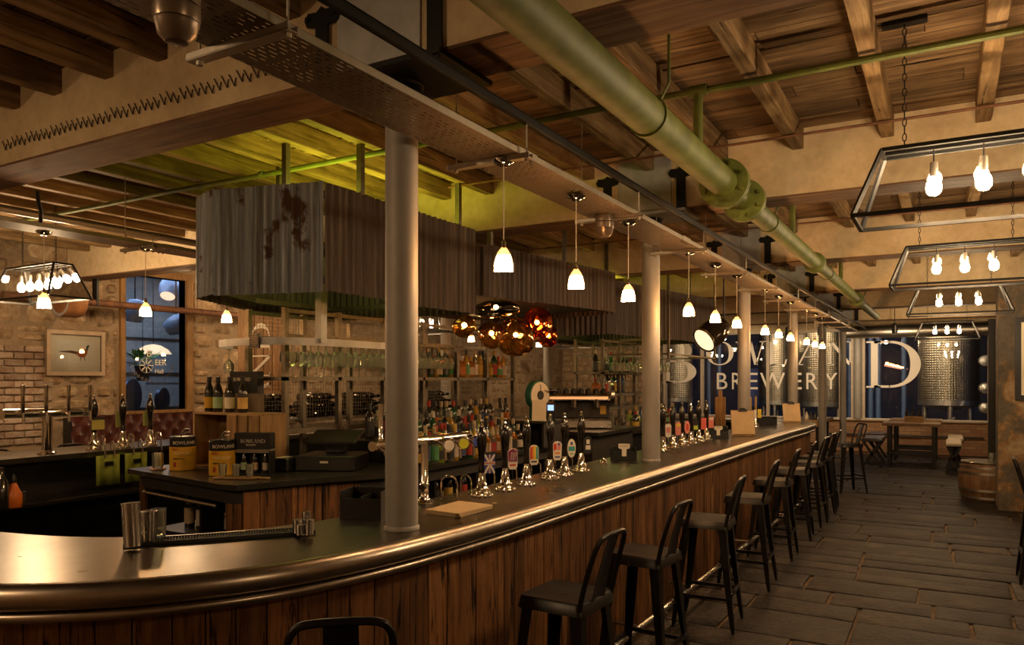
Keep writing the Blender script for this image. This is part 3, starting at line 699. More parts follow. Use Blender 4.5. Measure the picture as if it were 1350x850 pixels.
for k in range(70):
    a, l_ = rnd(0, 6.28), rnd(.1, .3); b = Vector((cos(a) * l_ * .7, sin(a) * l_ * .9, rnd(-.05, .2))); p_ = Vector((-sin(a), cos(a), .2)) * .03; m.add([b * .5 - p_ * .3, b - p_, b * 1.25, b + p_], [(0, 1, 2, 3)])
m.build('foliage', plain('leaf_green', (.10, .26, .05), .6), t_)['kind'] = 'stuff'
MB().lathe([(.09, -.3), (.13, -.05), (.12, -.05)], n=16).build('pot', M['dark'], t_); MB().cyl((0, 0, -.06), (0, 0, 3.89 - t_.location.z), .006, n=6).build('hanging_cord', M['black'], t_)
for k, (px, py, r_) in enumerate(((173, 517, .27), (214, 523, .2))):
    X = -10.9; Y = yat(px, X); o = MB().lathe([(r_ * .15, -.05), (r_, -.03), (r_, .03), (r_ * .15, .05)], n=28, axis='x').build('cask_end', plain('cask_blue', (.05, .07, .13), .3, .4), None, (X, Y, 1.2205 + r_), rz=.5)
    tag(o, ['large dark cask end low at the left beyond the window', 'smaller dark cask end low at the right beyond the window'][k], 'cask', 'cask ends beyond the left window')
o = MB().box(-11.4, 6.4, 0, -10.6, 8.9, 1.22).build('yard_shelf', M['dark'], smooth=False); tag(o, 'dark low bench beyond the left window carrying the casks', 'bench')
o = MB().box(-10.85, yat(195, -10.8), zat(-10.8, 7.6, 507), -10.75, yat(242, -10.8), zat(-10.8, 7.6, 504)).build('yard_rail', bluenm, smooth=False); tag(o, 'pale blue rail low across the view through the left window', 'rail')
# sign painted on the window: wheel, BEER HALL
sg = thing('window_sign', 'cream wheel and lettering painted on the left window pane', 'sign', (0, 0, 0))
X = WL - .062; m = MB(); Yc = yat(193, X); Zc = zat(X, Yc, 481.5); rr = .115
def ringX(m, y, z, r, w_, n=32):
    for i in range(n):
        a, b = 2 * pi * i / n, 2 * pi * (i + 1) / n
        m.add([(X, y + r * cos(a), z + r * sin(a)), (X, y + r * cos(b), z + r * sin(b)), (X, y + (r - w_) * cos(b), z + (r - w_) * sin(b)), (X, y + (r - w_) * cos(a), z + (r - w_) * sin(a))], [(0, 1, 2, 3)])
ringX(m, Yc, Zc, rr, .016); m.build('wheel_rim', M['letter'], sg); m = MB(); ringX(m, Yc, Zc, .035, .016); m.build('wheel_hub', M['letter'], sg)
for k in range(8):
    a = pi * k / 4; m = MB(); m.tube([(X, Yc + .03 * cos(a), Zc + .03 * sin(a)), (X, Yc + rr * .93 * cos(a), Zc + rr * .93 * sin(a))], .006, 4); m.build('wheel_spoke', M['letter'], sg)
m = MB()
for k in range(14):
    a = pi * (1.05 + .9 * k / 13); r2 = .24; ringX(m, Yc + .10 + r2 * 1.5 * cos(a) * .9, Zc + .02 + r2 * sin(a), .022, .008, 10)
m.build('dotted_border', M['letter'], sg)['kind'] = 'stuff'
sans('EER', face_T((X, yat(204, X), zat(X, Yc, 481)), (0, 1, 0)), .085, M['letter'], sg); sans('Hall', face_T((X, yat(204, X), zat(X, Yc, 492)), (0, 1, 0)), .065, M['letter'], sg)
sans('B', face_T((X, yat(193, X), zat(X, Yc, 470)), (0, 1, 0)), .10, M['letter'], sg)

# ------------------------------------------------------------ things on the left wall
t_ = thing('framed_picture', 'pheasant picture in a pale wooden frame on the stone wall', 'picture', (0, 0, 0))
X = WL + .06; y0, y1 = yat(61, X), yat(138, X); ym = (y0 + y1) / 2; z0, z1 = zat(X, ym, 495), zat(X, ym, 436)
FW = .05; silver = plain('pale_frame_wood', (.42, .32, .22), .45, .2)
m = MB(); m.box(X - .03, y0, z0, X + .015, y0 + FW, z1); m.box(X - .03, y1 - FW, z0, X + .015, y1, z1); m.box(X - .03, y0 + FW, z0, X + .015, y1 - FW, z0 + FW); m.box(X - .03, y0 + FW, z1 - FW, X + .015, y1 - FW, z1); m.build('frame', silver, t_, smooth=False)
m = MB().box(X - .028, y0 + FW, z0 + FW, X - .02, y1 - FW, z1 - FW); m.build('mount', plain('grey_mount', (.82, .69, .50), .8, nz=.03), t_, smooth=False)
MB().box(X - .02, y0 + .13, z0 + .12, X - .018, y1 - .13, z1 - .12).build('print', M['paperw'], t_, smooth=False)
m = MB(); zc = (z0 + z1) / 2 - .0; xx = X - .017
def blob(pts, k): m.mat(k).add([(xx, ym + a, zc + b) for a, b in pts], [tuple(range(len(pts)))])
blob([(.02, .02), (.05, .045), (.10, .04), (.135, .06), (.16, .04), (.15, -.01), (.11, -.055), (.05, -.05), (.01, -.02)], 0)
blob([(.02, .02), (.01, -.015), (-.08, .005), (-.20, .012), (-.22, .02), (-.12, .028), (-.05, .035)], 1)
blob([(.135, .06), (.16, .04), (.172, .085), (.185, .10), (.165, .115), (.145, .10)], 2)
blob([(.06, -.05), (.07, -.05), (.068, -.095), (.06, -.095)], 1); blob([(.11, -.05), (.12, -.05), (.13, -.095), (.12, -.095)], 1)
m.build('pheasant', [plain('rust_ink', (.42, .11, .03), .8), plain('brown_ink', (.14, .07, .035), .8), plain('green_ink', (.02, .07, .05), .8)], t_, smooth=False)
MB().box(X - .002, y0 + FW, z0 + FW, X, y1 - FW, z1 - FW).build('pane', M['pane'], t_, smooth=False)
# line shaft with drum pulley and hanger
XS = -9.55; t_ = thing('line_shaft', 'rusty iron shaft with a wide leather-faced drum pulley along the wall', 'shaft', (XS, 5.7, 2.74))
rust = plain('rusty_iron', (.16, .07, .035), .7, .3, nz=.4)
MB().cyl((0, -1.0, 0), (0, 3.2, 0), .045, n=16).build('shaft_rod', rust, t_)
MB().lathe([(.205, -.34), (.215, -.30), (.215, -.15), (.205, -.10)], n=40, axis='y').build('pulley', plain('pulley_wood', (.28, .12, .045), .5, nz=.3), t_)
m = MB().lathe([(.207, -.345), (.20, -.35), (.17, -.345), (.17, -.29)], n=40, axis='y', close=False); m.build('pulley_rim', M['plate'], t_)
m = MB(); m.box(-.05, .1, -.04, .05, .13, .62); m.box(-.13, .08, .35, .13, .11, .56); m.build('hanger', M['black_iron'], t_, smooth=False)
# buttoned banquette below the window
YB0, YB1 = yat(95, -9.6), 9.4
t_ = thing('banquette', 'dark red buttoned leather bench along the stone wall below the window', 'bench', (-9.44, (YB0 + YB1) / 2, 0)); L2 = (YB1 - YB0) / 2
m = MB(); nx, nz = int(L2 * 2 / .05), 12; vs = []
for i in range(nx + 1):
    for j in range(nz + 1):
        u, v_ = i * .05, j * .06; d1 = abs((u / .2 + v_ / .24) % 1 - .5) * 2; d2 = abs((u / .2 - v_ / .24) % 1 - .5) * 2; vs.append((-.23 + .05 * min(1 - d1, 1 - d2) ** .5 + .03, -L2 + u, .56 + v_))
m.add(vs, [(i * (nz + 1) + j, (i + 1) * (nz + 1) + j, (i + 1) * (nz + 1) + j + 1, i * (nz + 1) + j + 1) for i in range(nx) for j in range(nz)]); m.build('tufted_back', M['leather'], t_)
MB().box(-.36, -L2, .45, -.22, L2, 1.26).build('back_board', M['dark'], t_, smooth=False); MB().cbox(-.21, -L2, .38, .3, L2, .5, .04).build('seat', M['leather'], t_); MB().box(-.36, -L2, 0, .26, L2, .38).build('base', M['dark'], t_, smooth=False)
# ------------------------------------------------------------ overhead services
t = NT('perforated_tray'); v = t.coords((1, 1, 1), False)
sp = t.n('ShaderNodeSeparateXYZ'); t.l(v, sp.inputs[0])
cb = t.n('ShaderNodeCombineXYZ'); t.l(sp.outputs[1], cb.inputs[0]); t.l(sp.outputs[0], cb.inputs[1])
br = t.n('ShaderNodeTexBrick'); br.inputs['Scale'].default_value = 1; br.inputs['Brick Width'].default_value = .05; br.inputs['Row Height'].default_value = .022; br.inputs['Mortar Size'].default_value = .0078; br.inputs['Mortar Smooth'].default_value = 0; br.offset = .5
t.l(cb.outputs[0], br.inputs['Vector'])
t.set(Base_Color=(.17, .135, .105), Metallic=.85, Roughness=.5)
gt = t.n('ShaderNodeMath', operation='GREATER_THAN', i_1=.5); t.l(br.outputs['Fac'], gt.inputs[0])
# slots: a third of the cells, kept narrow by the wide joints
se = t.n('ShaderNodeTexBrick'); 
mx = t.n('ShaderNodeMath', operation='MAXIMUM'); t.l(gt.outputs[0], mx.inputs[0])
sp2 = t.n('ShaderNodeMath', operation='FRACT'); mm = t.n('ShaderNodeMath', operation='MULTIPLY', i_1=10.0); t.l(sp.outputs[1], mm.inputs[0]); t.l(mm.outputs[0], sp2.inputs[0]); g2 = t.n('ShaderNodeMath', operation='GREATER_THAN', i_1=.80); t.l(sp2.outputs[0], g2.inputs[0]); t.l(g2.outputs[0], mx.inputs[1])
t.l(mx.outputs[0], t.b.inputs['Alpha']); t.t.nodes.remove(se)
M['tray'] = t.m
M['galv'] = brushed('galvanised', (.50, .45, .38), .38, 'o')
def cable_tray(x0, x1, z, y0, y1, label, struts):
    tr = thing('cable_tray', label, 'cable tray', (x0, y0, z)); W = x1 - x0
    n = 1; yy = 0
    while yy < y1 - y0 - .1:
        l_ = min(2.4, y1 - y0 - yy); m = MB(); m.box(.002, yy, 0, W - .002, yy + l_ - .01, .0012); m.build('tray_bed', M['tray'], tr, smooth=False)
        m = MB(); m.box(-.001, yy, 0, .001, yy + l_ - .01, .026); m.box(W - .001, yy, 0, W + .001, yy + l_ - .01, .026); m.box(W - .010, yy, .025, W + .001, yy + l_ - .01, .027); m.build('tray_side', M['galv'], tr, smooth=False)
        if yy > 0:
            m = MB(); m.box(W + .001, yy - .09, .002, W + .004, yy + .09, .030)
            jp = m.build('joint_plate', M['galv'], tr)
            for k in (-.06, -.02, .03, .07):
                for xx_ in (W - .02, .03): MB().cyl((xx_, yy + k, .0), (xx_, yy + k, -.012), .007, n=6).build('bolt', M['chrome'], jp)
        yy += l_
    for s in struts:
        y = s - y0; m = MB(); m.box(-.10, y - .02, -.022, W + .05, y - .017, -.001); m.box(-.10, y + .017, -.022, W + .05, y + .02, -.001); m.box(-.10, y - .02, -.024, W + .05, y + .02, -.020)
        st = m.build('strut', M['galv'], tr, smooth=False)
        for x in (-.06, W + .03): MB().lathe([(.011, -.038), (.011, -.025), (.004, -.0245), (.004, (3.36 if x < 0 else 2.877) - z)], c=(x, y, 0), n=6).build('threaded_rod', M['galv'], st)
    return tr
TZ = 2.75
cable_tray(-1.93, -1.645, TZ, .6, 17.5, 'long perforated cable tray above the bar front carrying the pendants', [1.54 + 1.4 * k for k in range(11)])
cable_tray(-5.62, -5.36, 2.79, 1.5, 12, 'second cable tray over the left aisle with three small pendants', [2.3 + 1.4 * k for k in range(6)])
def pipe(path, r, label, mat_, name='conduit', cat='conduit', n=10, clips=None, group=None):
    t_ = tag(MB().tube(path, r, n).build(name, mat_), label, cat, group)
    if clips:
        for p in clips: pass
    return t_
m = MB(); m.box(-1.629, -1, 2.878, -1.603, 18.5, 2.908); m.box(-1.634, -1, 2.908, -1.598, 18.5, 2.911); tag(m.build('lighting_rail', M['black_iron'], smooth=False), 'long black steel rail running beside the cable tray', 'rail')
pipe([(-5.9, 1.5, 2.98), (-5.9, 14, 2.98)], .03, 'upper grey conduit on the left ceiling above the second tray', M['galv'], group='left conduits')
pipe([(-6.35, 1.5, 2.97), (-6.35, 14, 2.97)], .035, 'lower thick conduit left of the second cable tray', M['galv'], group='left conduits')
o = MB().tube([(-5.25, 2.8, 3.0), (-5.28, 2.82, 2.95), (-5.3, 2.85, 2.88), (-5.4, 2.9, 2.83)], .014, 8).build('cable', M['black']); tag(o, 'short black cable drooping from the beam to the left tray', 'cable')
# the big green pipe
GX, GZ = -1.19, 2.95
gp = thing('green_pipe', 'large green painted pipe with flanges running the length of the ceiling', 'pipe', (GX, 0, GZ))
MB().cyl((0, -1.5, 0), (0, 4.66, 0), .085, n=32).build('pipe_length', M['pipe_green'], gp)
MB().cyl((0, 5.31, 0), (0, 8.3, 0), .072, n=28).build('pipe_length', M['pipe_green'], gp)
MB().cyl((0, 8.42, 0), (0, 12.4, 0), .068, n=24).build('pipe_length', M['pipe_green'], gp); MB().cyl((0, 12.5, 0), (0, 16.0, 0), .064, n=24).build('pipe_length', M['pipe_green'], gp)
def flange(y0, rb, big=True):
    m = MB(); m.lathe([(.07, y0 - .03), (rb, y0 - .025), (rb, y0 - .002), (.07, y0)], n=32, axis='y'); m.lathe([(.07, y0 + .004), (rb, y0 + .006), (rb, y0 + .03), (.07, y0 + .033)], n=32, axis='y')
    f_ = m.build('flange', M['pipe_green'], gp); m = MB()
    for k in range(8):
        a = pi * (k + .5) / 4; c = ((rb - .028) * cos(a), (rb - .028) * sin(a)); m.cyl((c[0], y0 - .045, c[1]), (c[0], y0 + .05, c[1]), .013, n=6)
    m.build('flange_bolt', M['pipe_green'], f_)
flange(4.68, .15); flange(5.20, .14)
MB().lathe([(.08, 4.70), (.075, 4.85), (.06, 4.95), (.06, 5.1), (.07, 5.2)], n=28, axis='y', close=False).build('reducer', M['pipe_green'], gp)
for y_ in (8.36, 12.46): MB().lathe([(.07, y_ - .1), (.105, y_ - .08), (.105, y_ + .02), (.08, y_ + .03), (.08, y_ + .10), (.07, y_ + .11)], n=28, axis='y', close=False).build('coupling', M['pipe_green'], gp)
for y_, r_ in ((3.32, .088), (6.0, .075), (9.2, .072), (12.9, .07), (.8, .088)):
    m = MB(); m.lathe([(r_, y_ - .015), (r_ + .006, y_ - .015), (r_ + .006, y_ + .015), (r_, y_ + .015)], n=28, axis='y', close=False); m.tube([(r_ * .6, y_, r_ * .7), (r_ + .01, y_, .14), (r_ + .01, y_, .5)], .008, 8); m.build('hanger_ring', M['pipe_green'], gp)
for k, (y_, xa, xb) in enumerate(((4.12, -8.6, 3.0), (7.02, -2.0, 3.0), (10.5, -1.6, 3.0))):
    t_ = thing('sprinkler_pipe', ['nearest', 'middle', 'farthest'][k] + ' thin green cross pipe below the joists, joined to the big pipe', 'pipe', (0, y_, 3.335), group='thin green cross pipes')
    p_ = [(xa + (xb - xa) * i / 12, rnd(-.004, .004), rnd(-.006, .006)) for i in range(13)]
    MB().tube(p_, .019, 10).build('pipe_length', M['pipe_green'], t_)
    MB().cyl((GX, 0, -.3), (GX, 0, 0), .026, n=14).build('riser', M['pipe_green'], t_)
    MB().lathe([(.031, GX - .05), (.031, GX + .05)], n=14, axis='x').build('tee', M['pipe_green'], t_)
    m = MB()
    for x in (-4.6, -3.0, .35, 1.4): m.lathe([(.026, x - .02), (.026, x + .02)], n=12, axis='x') if x > xa else None
    m.build('collar', M['pipe_green'], t_)
pipe([(-3.6, 5.2, 3.345), (2.9, 5.25, 3.345)], .009, 'thin brown conduit crossing under the joists near the second beam', rust, group='thin ceiling conduits')
pipe([(-8, 8.2, 3.345), (2.9, 8.2, 3.345)], .009, 'thin brown conduit crossing under the joists beyond the second beam', rust, group='thin ceiling conduits')
m = MB().cyl((-2.2, 19.6, 2.86), (1.0, 19.6, 2.86), .14, n=24)
for k in range(8): m.lathe([(.145, -2.2 + k * .42 - .02), (.145, -2.2 + k * .42 + .02)], c=(0, 19.6, 2.86), n=24, axis='x')
tag(m.build('air_duct', M['galv']), 'fat round grey air duct across the top of the glazed end', 'duct')
pipe([(-7, 19.2, 3.33), (.7, 19.2, 3.33)], .035, 'grey pipe across the far end just in front of the air duct', M['galv'], group='far end pipes')
pipe([(-7, 17.9, 3.35), (.7, 17.9, 3.35)], .025, 'thin grey pipe across the ceiling before the last beam', M['galv'], group='far end pipes')
for k in range(3):
    x = (-3.2, -2.5, -1.0)[k]; t_ = thing('track_spotlight', ['left', 'middle', 'right'][k] + ' small black spotlight under the ceiling at the far end', 'spotlight', (x, 18.3, 2.86), group='black spotlights at the far end')
    MB().lathe([(.05, -.12), (.06, -.05), (.06, .06), (.03, .1)], n=16).build('head', M['black'], t_); MB().cyl((0, 0, .09), (0, 0, .65), .008, n=6).build('stem', M['black'], t_)
# ceiling sensors / speakers
def dome(x, y, z, label, s=1):
    t_ = thing('pendant_speaker', label, 'speaker', (x, y, z), group='bronze dome speakers on the tray'); br_ = plain('bronze_paint', (.20, .15, .11), .32, .5)
    MB().lathe([(.001, -.115 * s), (.05 * s, -.11 * s), (.085 * s, -.075 * s), (.095 * s, -.03 * s), (.1 * s, -.02 * s)], n=32, close=False).build('lower_bowl', br_, t_)
    MB().lathe([(.1 * s, -.016 * s), (.104 * s, .0), (.104 * s, .05 * s), (.1 * s, .055 * s)], n=32).build('band', br_, t_)
    MB().lathe([(.1 * s, .06 * s), (.105 * s, .11 * s), (.09 * s, .18 * s), (.03 * s, .2 * s)], n=32).build('upper_shell', br_, t_)
a_ = at(233, 30, 2.62); dome(a_[0], a_[1], 2.63, 'bronze dome speaker at the top left under the cable tray', .53)
dome(-1.82, 4.3, 2.68, 'smaller bronze dome speaker beneath the tray beside the second column', .55)
# ------------------------------------------------------------ small pendants
shade_me = MB().lathe([(.042, -.052), (.042, -.03), (.036, .0), (.031, .014)], n=24, close=False).mat(1).lathe([(.031, .014), (.026, .026), (.012, .042), (.001, .045)], n=24, close=False).mesh('shade', [M['glow'], M['glow_top']])
amber = glass('amber_rim_glass', (1, .72, .45), .05, 1.0)
outer_me = MB().lathe([(.050, -.055), (.049, -.03), (.042, .005), (.03, .034), (.014, .05)], n=24, close=False).mesh('outer_glass', amber)
cap_me = MB().lathe([(.012, .046), (.012, .075), (.005, .085)], n=14).mesh('cap', M['chrome'])
rose_me = MB().lathe([(.001, -.03), (.02, -.028), (.045, -.014), (.052, .0), (.045, .005)], n=24).mesh('ceiling_rose', M['chrome'])
def pendant(x, y, z, zc, label, group):
    t_ = thing('pendant_lamp', label, 'pendant lamp', (x, y, z), group=group)
    ob('shade', shade_me, t_); ob('outer_glass', outer_me, t_); ob('cap', cap_me, t_); ob('ceiling_rose', rose_me, t_, (0, 0, zc - z - .006))
    MB().cyl((0, 0, .08), (0, 0, zc - z - .02), .0028, n=6).build('cord', M['paperw'], t_)
k = 0
for g in range(4):
    for j in range(3):
        y = 2.95 + 2.82 * g + .77 * j; k += 1
        pendant(-1.74, y, 2.295, 2.745, 'small glowing glass bell pendant over the bar front, ' + ordn(k) + ' from the near end', 'bell pendants over the bar front')
for j in range(3): pendant(-5.45, 2.95 + .77 * j, 2.30, 2.785, ['leftmost', 'middle', 'rightmost'][j] + ' of three small glowing bell pendants over the left aisle', 'bell pendants over the left aisle')
for j in range(2): pendant(-5.45, 8.4 + 1.9 * j, 2.30, 2.785, 'far glowing bell pendant seen under the canopy, ' + ['nearer', 'farther'][j] + ' one', 'bell pendants far over the left aisle')
# ------------------------------------------------------------ glass lanterns on chains
link_me = None
def lantern(x, y, label, n=3, fi=0, L_=.545, lit=1.0):
    t_ = thing('glass_lantern', label, 'lantern', (x, y, 2.54), group='black framed glass lanterns')
    a, b, h = L_, .21, .33; ta, tb = a - .12, .09; r = .009
    B = [(-a, -b, 0), (a, -b, 0), (a, b, 0), (-a, b, 0)]; T = [(-ta, -tb, h), (ta, -tb, h), (ta, tb, h), (-ta, tb, h)]
    m = MB()
    for i in range(4):
        j = (i + 1) % 4; m.tube([B[i], B[j]], r, 4); m.tube([T[i], T[j]], r, 4); m.tube([B[i], T[i]], r, 4)
    m.build('frame', M['black_iron'], t_, smooth=False)
    for i in range(4):
        j = (i + 1) % 4; MB().add([B[i], B[j], T[j], T[i]], [(0, 1, 2, 3)]).build('pane', M['pane'], t_)
    MB().box(-ta, -.015, h - .01, ta, .015, h + .008).build('cross_bar', M['black_iron'], t_, smooth=False)
    for k in range(n):
        bx = (k - (n - 1) / 2) * .205 if n == 3 else (k - (n - 1) / 2) * .16
        h_ = MB().lathe([(.017, .24), (.019, .2), (.017, .17)], n=14).build('lamp_holder', M['galv'], t_, (bx, 0, .02)); MB().cyl((0, 0, .24), (0, 0, .31), .004, n=6).build('flex', M['black'], h_)
        MB().lathe([(.013, .172), (.020, .160), (.030, .142), (.035, .120), (.032, .098), (.020, .082), (.001, .077)], n=18).build('bulb', M['bulb'], t_, (bx, 0, .02))
    for cx_ in (-ta * .78, ta * .78) if x > -3 else (-ta * .7, ta * .7):
        zz = h + .01; i = 0; m = MB()
        while 2.54 + zz < CEIL - .03:
            pts = []
            for q_ in range(8):
                an = 2 * pi * q_ / 8; u_, v__ = .009 * cos(an), .021 * sin(an) + .024
                pts.append((cx_ + (u_ if i % 2 else 0), (0 if i % 2 else u_), zz + v__))
            m.tube(pts, .0028, 5, True); zz += .037; i += 1
        m.build('chain', M['black_iron'], t_)
    MB().box(-ta * .78 - .1, -.03, .955, -ta * .78 + .1, .03, .975).build('ceiling_plate', M['black_iron'], t_, smooth=False)
lantern(.145, 4.2, 'nearest big glass lantern on chains, top right, two bulbs in view')
lantern(.12, 7.32, 'second glass lantern from the camera, over the flagged aisle')
lantern(.11, 10.6, 'third glass lantern from the camera, ahead of the peeling pier')
lantern(-.02, 17.0, 'farthest glass lantern, hanging before the glazed end wall')
lantern(-7.85, 4.2, 'glass lantern at the far left before the stone wall, five bulbs', 5)
lantern(-7.9, 10.6, 'glass lantern far left, seen between the mirrored pendants and shelves', 3, lit=.6)
lantern(-7.9, 17.0, 'distant glass lantern against the far stone wall, right of the red pendants', 3, lit=.6)
# ------------------------------------------------------------ corrugated canopies
def corr(name, hi, mid, lo_, rusty):
    t = NT(name); v = t.coords((26, 26, 1.0), True); f = t.noise(v, 1.0, 5, .7, .3); g = t.noise(t.coords((2.5, 2.5, 2.0)), 1.6, 5, .6)
    c = t.ramp(f, [(.3, lo_), (.5, mid), (.7, hi)]); c = t.mix(t.ramp(g, [(rusty, (0, 0, 0)), (rusty + .05, (1, 1, 1))]), c, (.07, .028, .012)); c = t.vary(c, .7, 1.15)
    t.set(Base_Color=c, Roughness=.6, Metallic=.25); t.bump(f, .3, .004); return t.m
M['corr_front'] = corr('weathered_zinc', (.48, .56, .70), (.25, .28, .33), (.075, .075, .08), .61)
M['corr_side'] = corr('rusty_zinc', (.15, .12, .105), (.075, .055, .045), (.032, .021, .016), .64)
def sheet(p0, p1, z0, z1, mt, par, pitch=.068, amp=.0105, jag=.012):
    v = Vector((p1[0] - p0[0], p1[1] - p0[1])); Ln = v.length; u = v / Ln; nrm = Vector((u.y, -u.x)); n = int(Ln / pitch * 8) + 1
    vs = []; fs = []; z0j = z0 + rnd(-jag, jag); z1j = z1 + rnd(-jag, jag); ph = rnd(0, 6)
    for i in range(n + 1):
        s_ = Ln * i / n; o = sin(2 * pi * s_ / pitch + ph) * amp; dz = rnd(-.003, .003)
        for z in (z0j + dz, z0j + (z1j - z0j) * .5, z1j + dz):
            vs.append((p0[0] + u.x * s_ + nrm.x * o, p0[1] + u.y * s_ + nrm.y * o, z))
    for i in range(n):
        for k in range(2): a = i * 3 + k; fs.append((a, a + 3, a + 4, a + 1))
    return MB().add(vs, fs).build('corrugated_sheet', mt, par)
def canopy(poly, front_edges, z0, z1, label, hang):
    t_ = thing('corrugated_canopy', label, 'canopy', (0, 0, 0), group='corrugated canopies over the back bar'); n = len(poly)
    cx_ = sum(p[0] for p in poly) / n; cy_ = sum(p[1] for p in poly) / n
    inn = [(p[0] + (cx_ - p[0]) * .09, p[1] + (cy_ - p[1]) * .09) for p in poly]
    if not front_edges and z0 > 2.4: MB().prism([(p[0] + (cx_ - p[0]) * .02, p[1] + (cy_ - p[1]) * .02) for p in poly], z0 + .04, z0 + .06).build('soffit', M['dark'], t_, smooth=False)
    m = MB()
    for i in range(n):
        a, b = inn[i], inn[(i + 1) % n]
        for z in (z0 + .09, z1 - .06): m.tube([(a[0], a[1], z), (b[0], b[1], z)], .02, 4)
    m.build('inner_frame', M['shelfsteel'], t_, smooth=False)
    for i in range(n):
        a, b = Vector(poly[i]), Vector(poly[(i + 1) % n]); Ln = (b - a).length; k = max(1, round(Ln / .75)); dz = 0
        for j in range(k):
            p0 = a + (b - a) * (j / k); p1 = a + (b - a) * ((j + 1) / k + (.02 if j < k - 1 else 0))
            sheet(p0, p1, z0, z1, M['corr_front' if i in front_edges else 'corr_side'], t_)
    for (x, y) in hang: MB().box(x - .02, y - .02, z1 - .1, x + .02, y + .02, JB + .13).build('hanger_post', M['shelfsteel'], t_, smooth=False)
    return t_
CB, CT = 2.30, 3.0
canopy([(-3.41, 3.55), (-4.20, 3.35), (-4.52, 3.47), (-4.95, 4.3), (-4.95, 5.32), (-3.41, 5.32)], (0, 1), CB, CT, 'nearest corrugated metal canopy, its silvery end facing the camera', [(-3.95, 3.75), (-3.5, 4.0), (-3.5, 5.2), (-4.6, 4.3)])
canopy([(-3.34, 5.36), (-4.9, 5.36), (-4.9, 8.0), (-3.04, 7.45)], (), 2.45, 2.87, 'middle shallower corrugated canopy above the mirrored pendants', [(-3.5, 5.7), (-3.5, 7.2)])
canopy([(-3.57, 8.5), (-5.3, 8.4), (-5.3, 11.9), (-3.12, 11.6)], (), CB, 2.97, 'far corrugated canopy behind the second column', [(-3.7, 8.8), (-3.4, 11.3), (-3.6, 9.9)])
# lit strips lying on the canopies
for x, y, l_, z in ((-3.7, 4.4, 1.3, 3.005), (-3.75, 10.0, 2.2, 2.975)):
    o = MB().box(x - .02, y - l_ / 2, z, x + .02, y + l_ / 2, z + .015).build('light_strip', plain('green_strip_glow', (.7, .8, .05), .5, emit=4, nz=0), smooth=False)
    tag(o, 'yellow-green light strip lying on the ' + ('nearest' if y < 6 else 'far') + ' canopy and lighting the joists', 'light', 'strip lights on the canopies')
# ------------------------------------------------------------ back bar units
CTZ = 1.08
def plankface(par, p0, p1, z0, z1, mt, wd=.12):
    v = Vector((p1[0] - p0[0], p1[1] - p0[1])); n = max(1, round(v.length / wd)); an = atan2(v.y, v.x)
    me = MB().cbox(-.5, -.5, 0, .5, .5, 1, .01).mesh('plank', mt, False)
    for k in range(n):
        c = Vector(p0) + v * ((k + .5) / n); ob('plank', me, par, (c.x, c.y, z0), rz=an, scale=(v.length / n - .004, .022, z1 - z0))
u1 = thing('back_bar_unit', 'black topped display counter with a plank end in the middle of the bar', 'counter', (0, 0, 0))
TOP = [(-5.33, 3.49), (-4.02, 3.27), (-3.90, 3.29), (-3.68, 3.85), (-3.47, 4.25), (-3.47, 7.0), (-4.0, 7.7), (-4.85, 7.7), (-4.85, 4.7), (-5.33, 4.7)]
MB().prism(TOP, CTZ - .035, CTZ).build('counter_top', M['blacktop'], u1, smooth=False)
ins = [(-5.27, 3.55), (-4.03, 3.33), (-3.92, 3.35), (-3.74, 3.87), (-3.53, 4.28), (-3.53, 6.94), (-4.03, 7.64), (-4.8, 7.64), (-4.8, 4.65), (-5.27, 4.65)]
MB().prism(ins, CTZ - .13, CTZ - .036).build('black_fascia', M['dark'], u1, smooth=False)
m = MB(); m.box(-4.4, 4.4, 0, -4.30, 6.9, CTZ - .13); m.box(-5.2, 4.3, 0, -4.3, 4.4, CTZ - .13); m.box(-4.3, 4.3, 0, -3.56, 6.9, .1); m.box(-4.3, 4.6, .66, -3.58, 6.9, .69); m.box(-5.2, 3.62, 0, -4.1, 4.3, .1); m.box(-5.2, 3.6, .60, -4.1, 4.3, .63)
for y in (4.35, 4.98, 5.6, 6.22, 6.88): m.box(-4.3, y - .015, .1, -3.57, y + .015, CTZ - .13)
for x in (-4.62,): m.box(x - .012, 3.58, .1, x + .012, 4.3, CTZ - .13)
m.build('carcass', M['black'], u1, smooth=False)
plankface(u1, (-4.06, 3.345), (-3.93, 3.36), 0, CTZ - .05, M['barplank']); plankface(u1, (-3.925, 3.36), (-3.74, 3.87), 0, CTZ - .05, M['barplank']); plankface(u1, (-3.735, 3.88), (-3.55, 4.28), 0, CTZ - .05, M['barplank'])
plankface(u1, (-5.27, 3.56), (-5.19, 3.55), 0, CTZ - .05, M['barplank'], .08)
MB().cyl((-5.15, 3.50, CTZ - .16), (-4.15, 3.34, CTZ - .16), .012, n=8).build('towel_rail', M['steel'], u1)
